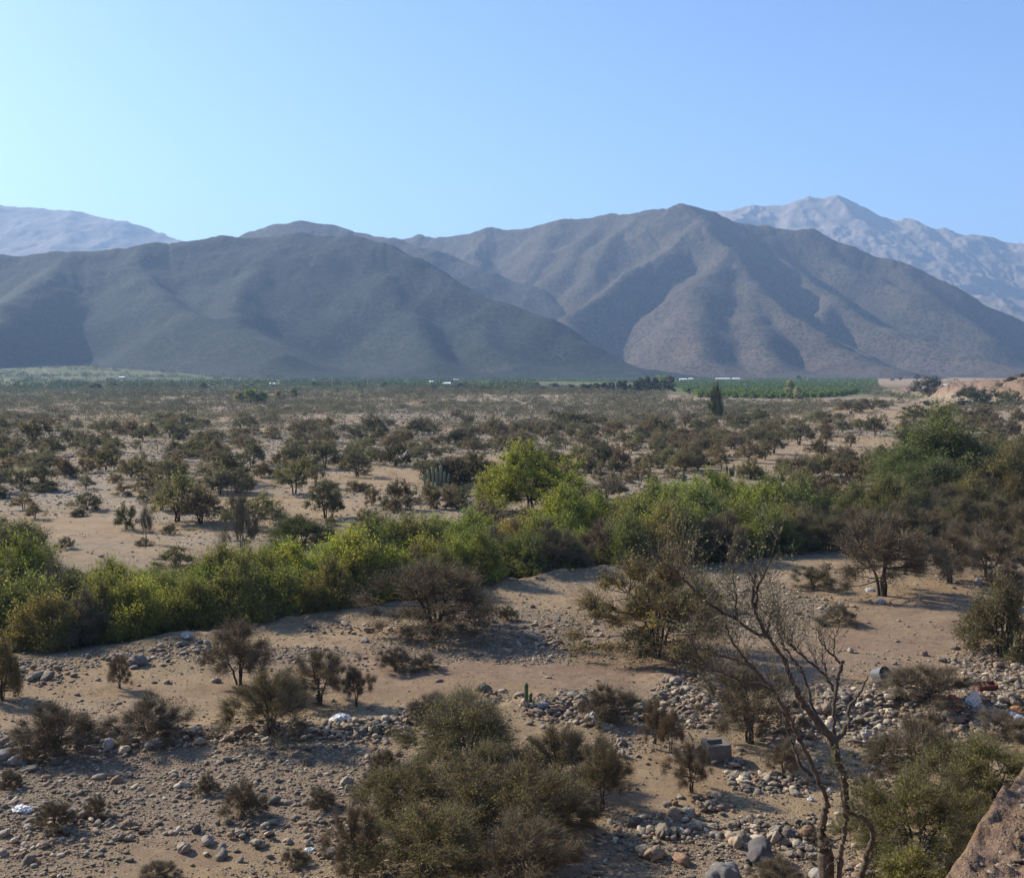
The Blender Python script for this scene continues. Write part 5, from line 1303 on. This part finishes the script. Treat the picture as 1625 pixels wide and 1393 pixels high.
for i, (px, py, wp, hp) in enumerate([(152, 618, 22, 12), (182, 617, 12, 9), (120, 615, 20, 8), (322, 618, 18, 10), (255, 616, 16, 6), (278, 615, 18, 6), (30, 614, 24, 7), (60, 613, 20, 6), (408, 612, 12, 10), (500, 613, 20, 10), (535, 612, 26, 7), (575, 613, 22, 7),
        (730, 617, 16, 12), (743, 615, 10, 8), (610, 614, 18, 8), (785, 610, 8, 6), (802, 609, 8, 6), (824, 610, 8, 7), (852, 614, 12, 8), (880, 616, 18, 9), (905, 618, 18, 10), (1267, 603, 9, 8), (1416, 604, 7, 5), (1429, 603, 7, 5), (1456, 602, 12, 9), (1484, 604, 16, 9),
        (660, 616, 16, 9), (690, 618, 14, 8), (765, 619, 14, 8), (1112, 596, 10, 8), (1128, 597, 10, 7)]):
    far_tree(px, py, wp, hp, (.052, .062, .034), None, 'dark far tree', 'dark trees dotted along the valley floor')
for i, (px, py, wp, hp) in enumerate([(1535, 600, 16, 10), (1550, 598, 8, 12), (1567, 600, 18, 8), (1590, 597, 14, 6), (1512, 605, 12, 6), (1606, 600, 26, 12), (1470, 611, 18, 9), (1623, 592, 12, 8)]):
    x, y, z = at_dist(px, py, 455); z = float(height(x, y)); s = y / FPX
    o = K_FAR.put(x, y, z - .2, hp * s, wp * s / 1.1, rng.uniform(0, 6), jit((.07, .062, .042), .1), None, 'bushes along the top of the eroded cliff', None, 'cliff_bush', 'bush'); auto(o, 'dark bush on the cliff top', px, py)
# orchards
K_ORCH = Kind('orchard_tree', 'tree', 3, 850, one=True, shape='dome', leaves=260, leaf=.17, twigs=0, clumps=14, stems=1, spread=.40, stem_r=.04, cl_r=.2, up=.3)
def orchards():
    pts = []
    ang = math.radians(8); c, s = math.cos(ang), math.sin(ang)
    for a in np.arange(-700, 1100, 4.6):
        for b in np.arange(480, 1760, 6.5):
            x = a * c + b * s; y = -a * s + b * c
            pts.append((x, y))
    P = np.array(pts) + rng.normal(0, .35, (len(pts), 2))
    x, y = P[:, 0], P[:, 1]; z = height(x, y); px, py = to_px(x, y, z); s_, _ = seg_dist(x, y, EDGE)
    lim = np.interp(px, [520, 900, 1060, 1085, 1110, 1250, 1330, 1420, 1480], [603, 606, 608, 622, 631, 634, 630, 617, 610])
    keep = (py < lim) & (px > 500) & (px < 1500) & (y < 1750) & (s_ < -12) & (np.abs(py - 618.5 - (px - 1250) * -.012) > 1.0 * (px > 1240)) & (fbm(x / 130, y / 130, 2, 401) > -.45)
    keep &= ~((np.abs(px - 1085) < 16) & (np.abs(py - 604) < 2)) & ~((np.abs(px - 1155) < 26) & (np.abs(py - 603) < 2))
    x, y, z, px = x[keep], y[keep], z[keep], px[keep]; o_ = np.argsort(y)
    h = rng.uniform(2.4, 3.4, len(x)); col = (.085, .125, .042)
    for i in o_[:292]:
        o = K_ORCH.put(float(x[i]), float(y[i]), float(z[i]), float(h[i]), float(h[i]) * 1.15, rng.uniform(0, 6), jit((.095, .14, .042), .1), None, 'green fruit trees planted in rows in the right orchard')
        o['label'] = 'small green fruit tree in the nearest rows of the right orchard'
    r_ = o_[292:]
    if len(r_) > 26000: r_ = r_[:26000]
    stuff_shrubs('orchard', x[r_], y[r_], z[r_], h[r_], h[r_] * 1.25, np.tile(col, (len(r_), 1)), np.zeros(len(r_), bool), 'rows of green fruit trees covering the far valley floor', nleaf=14, cat='orchard', vj=.12)
    # loose trees and hedgerows under the left hill
    N = 6000; yy = rng.uniform(760, 2500, N); xx = yy * rng.uniform(-.52, .02, N); k = fbm(xx / 160, yy / 50, 3, 411) > -.05; xx, yy = xx[k], yy[k]; n = len(xx)
    hh = rng.uniform(2.5, 6, n); pal = np.array([(.06, .085, .035), (.075, .08, .045), (.09, .115, .045)])
    stuff_shrubs('woodland', xx, yy, height(xx, yy), hh, hh * rng.uniform(1.2, 3.0, n), pal[rng.integers(0, 3, n)], np.zeros(n, bool), 'green mass of far trees and hedgerows at the foot of the left hill', nleaf=40, cat='woodland')
    print('orchard', len(x))
orchards()
MAT['white_roof'] = plain_mat('white_sheet_roof', (.80, .80, .78), .6, .05, 1, spec=.3)
MAT['grey_wall'] = plain_mat('pale_wall', (.40, .39, .36), .9, .1, 1)
MAT['dark_open'] = plain_mat('dark_door', (.06, .055, .05), .9, .1, 1)
def shed(px, py, wp, hp, label, dep=10.0, name='shed', dist=None):
    if dist: x, y, _ = at_dist(px, py, dist); z = float(height(x, y))
    else: x, y, z = (float(v) for v in G(px, py))
    s = y / FPX; L = wp * s; H = max(2.4, hp * s * .55); R = H * .45; W_ = dep
    root = empty(name, (x, y, z), rng.uniform(-.15, .15)); tag(root, label, 'shed')
    bm = bmesh.new(); add_box(bm, (0, 0, H / 2 - .3), (L * .97, W_ * .94, H + .6)); bm_obj('wall', bm, MAT['grey_wall'], root)
    bm = bmesh.new(); A = [bm.verts.new(v) for v in ((-L / 2, -W_ / 2, H), (L / 2, -W_ / 2, H), (L / 2, 0, H + R), (-L / 2, 0, H + R), (L / 2, W_ / 2, H), (-L / 2, W_ / 2, H))]
    B = [bm.verts.new(v.co + Vector((0, 0, .18))) for v in A]
    for q in ((0, 1, 2, 3), (3, 2, 4, 5)):
        bm.faces.new([B[i] for i in q]); bm.faces.new([A[i] for i in reversed(q)])
    for a, b in ((0, 1), (1, 2), (2, 4), (4, 5), (5, 3), (3, 0)): bm.faces.new((A[a], A[b], B[b], B[a]))
    bm_obj('roof', bm, MAT['white_roof'], root)
    bm = bmesh.new(); add_box(bm, (L * .2, -W_ * .47 - .04, H * .4), (min(3.0, L * .25), .1, H * .8)); bm_obj('door', bm, MAT['dark_open'], root)
for a in [(1083, 588, 12, 5, 'small white-roofed shed highest on the slope above the orchards'), (1084, 605, 12, 4, 'white-roofed shed beside the right end of the long hedge'),
          (1096, 604, 7, 4, 'smallest white roof just right of the shed by the hedge'), (1147, 604, 22, 4, 'long white roof in the middle of the orchards'),
          (1168, 604, 12, 4, 'shorter white roof right of the long one in the orchards'), (194, 602, 9, 4, 'small white building far off under the left hill'), (435, 614, 16, 4, 'low field hut with a pale roof below the left hill'),
          (684, 610, 7, 4, 'left one of three small white sheds in the valley centre'), (708, 613, 15, 4, 'middle and longest of three small white sheds in the valley centre'), (724, 606, 9, 4, 'right one of three small white sheds in the valley centre'),
          (1345, 597, 78, 3, 'very long low white roof below the middle mountain')]:
    shed(*a)
shed(1476, 600, 20, 7, 'white roof seen over the left end of the eroded cliff', dist=760); shed(1500, 600, 14, 6, 'smaller white roof over the eroded cliff, right of the first', dist=730)
def utility_pole(px, py, hp, label, dist=None):
    if dist: x, y, _ = at_dist(px, py, dist); z = float(height(x, y))
    else: x, y, z = (float(v) for v in G(px, py))
    H = hp * y / FPX; root = empty('utility_pole', (x, y, z), rng.uniform(-.3, .3)); tag(root, label, 'utility pole', 'utility poles along the valley road')
    link('pole', mesh_np('pole', *tube([(0, 0, -.5), (0, 0, H * .5), (0, 0, H)], [.24, .2, .16], 6), MAT['pole'], True), root)
    bm = bmesh.new(); add_box(bm, (0, 0, H * .93), (2.2, .16, .16)); bm_obj('crossarm', bm, MAT['pole'], root)
MAT['pole'] = plain_mat('pale_concrete_pole', (.42, .41, .38), .9, .1, 1)
for i, (px, py, hp, ds) in enumerate([(98, 621, 20, 0), (222, 619, 17, 0), (296, 617, 15, 0), (358, 617, 15, 0), (527, 617, 17, 0), (583, 616, 15, 0), (645, 615, 14, 0), (690, 615, 13, 0), (775, 617, 16, 0), (834, 611, 12, 0), (882, 610, 12, 0), (1109, 604, 9, 0), (1131, 604, 9, 0),
        (1164, 603, 9, 0), (1195, 606, 9, 0), (1281, 606, 9, 0), (1393, 606, 11, 0), (1417, 607, 12, 0), (1436, 608, 12, 0)]):
    utility_pole(px, py, hp, 'pale utility pole, ' + ['first', 'second', 'third', 'fourth', 'fifth', 'sixth', 'seventh', 'eighth', 'ninth', 'tenth', 'eleventh', 'twelfth', 'thirteenth', 'fourteenth', 'fifteenth', 'sixteenth', 'seventeenth', 'eighteenth', 'nineteenth'][i] + ' from the left along the valley floor', ds or None)
def tank():
    x, y, z = (float(v) for v in G(1325, 629)); s = y / FPX; r_ = 5 * s
    root = empty('water_tank', (x, y, z)); tag(root, 'pale blue water tank standing at the near edge of the right orchard', 'water tank')
    k = 20; th = np.linspace(0, 2 * np.pi, k, endpoint=False); prof = [(r_, 0), (r_, r_ * .9), (r_ * .97, r_ * 1.15), (r_ * .6, r_ * 1.35), (.05, r_ * 1.45)]
    V = np.array([(q * math.cos(a), q * math.sin(a), h) for q, h in prof for a in th]); i = np.arange(4)[:, None] * k; j = np.arange(k)[None]
    link('shell', mesh_np('shell', V, np.stack([i + j, i + (j + 1) % k, i + k + (j + 1) % k, i + k + j], -1).reshape(-1, 4), MAT['plastic_blue'], True), root)
    link('lid', mesh_np('lid', *tube([(0, 0, r_ * 1.38), (0, 0, r_ * 1.5), (0, 0, r_ * 1.6)], [r_ * .25, r_ * .25, r_ * .12], 12), MAT['plastic_white'], True), root)
tank()
for i in range(9):
    px = 1545 + i * 10; x, y, _ = at_dist(px, 600, 440); z = float(height(x, y)); V, F = tube([(0, 0, -.2), (0, 0, .8), (.03, 0, 1.7)], [.08, .08, .07], 5)
    o = link('fence_post', mesh_np('fence_post', V, F, MAT['bark_grey'], False), None, (x, y, z)); tag(o, 'thin wooden fence post on top of the eroded cliff', 'fence post', 'fence posts along the cliff top')
# ------------------------------------------------------------------ haze: one closed box round the whole scene
def haze():
    bx0, bx1, by0, by1, bz0, bz1 = -17500, 17500, -17500, 17500, -12, 1010
    V = np.array([(x, y, z) for x in (bx0, bx1) for y in (by0, by1) for z in (bz0, bz1)], float)
    F = [(0, 1, 3, 2), (4, 6, 7, 5), (0, 4, 5, 1), (2, 3, 7, 6), (0, 2, 6, 4), (1, 5, 7, 3)]
    m = bpy.data.materials.new('haze_air'); m.use_nodes = True
    t = m.node_tree; t.nodes.clear()
    out = t.nodes.new('ShaderNodeOutputMaterial'); v = t.nodes.new('ShaderNodeVolumePrincipled')
    v.inputs['Color'].default_value = (.42, .645, 1.0, 1); v.inputs['Density'].default_value = HAZE_D
    v.inputs['Anisotropy'].default_value = 0.15
    t.links.new(v.outputs[0], out.inputs['Volume'])
    o = link('haze', mesh_np('haze', V, np.array(F), m))
    tag(o, 'thin blue haze in the valley air', 'haze', kind='stuff')
HAZE_D = 1.3e-4
write_labels(); haze()
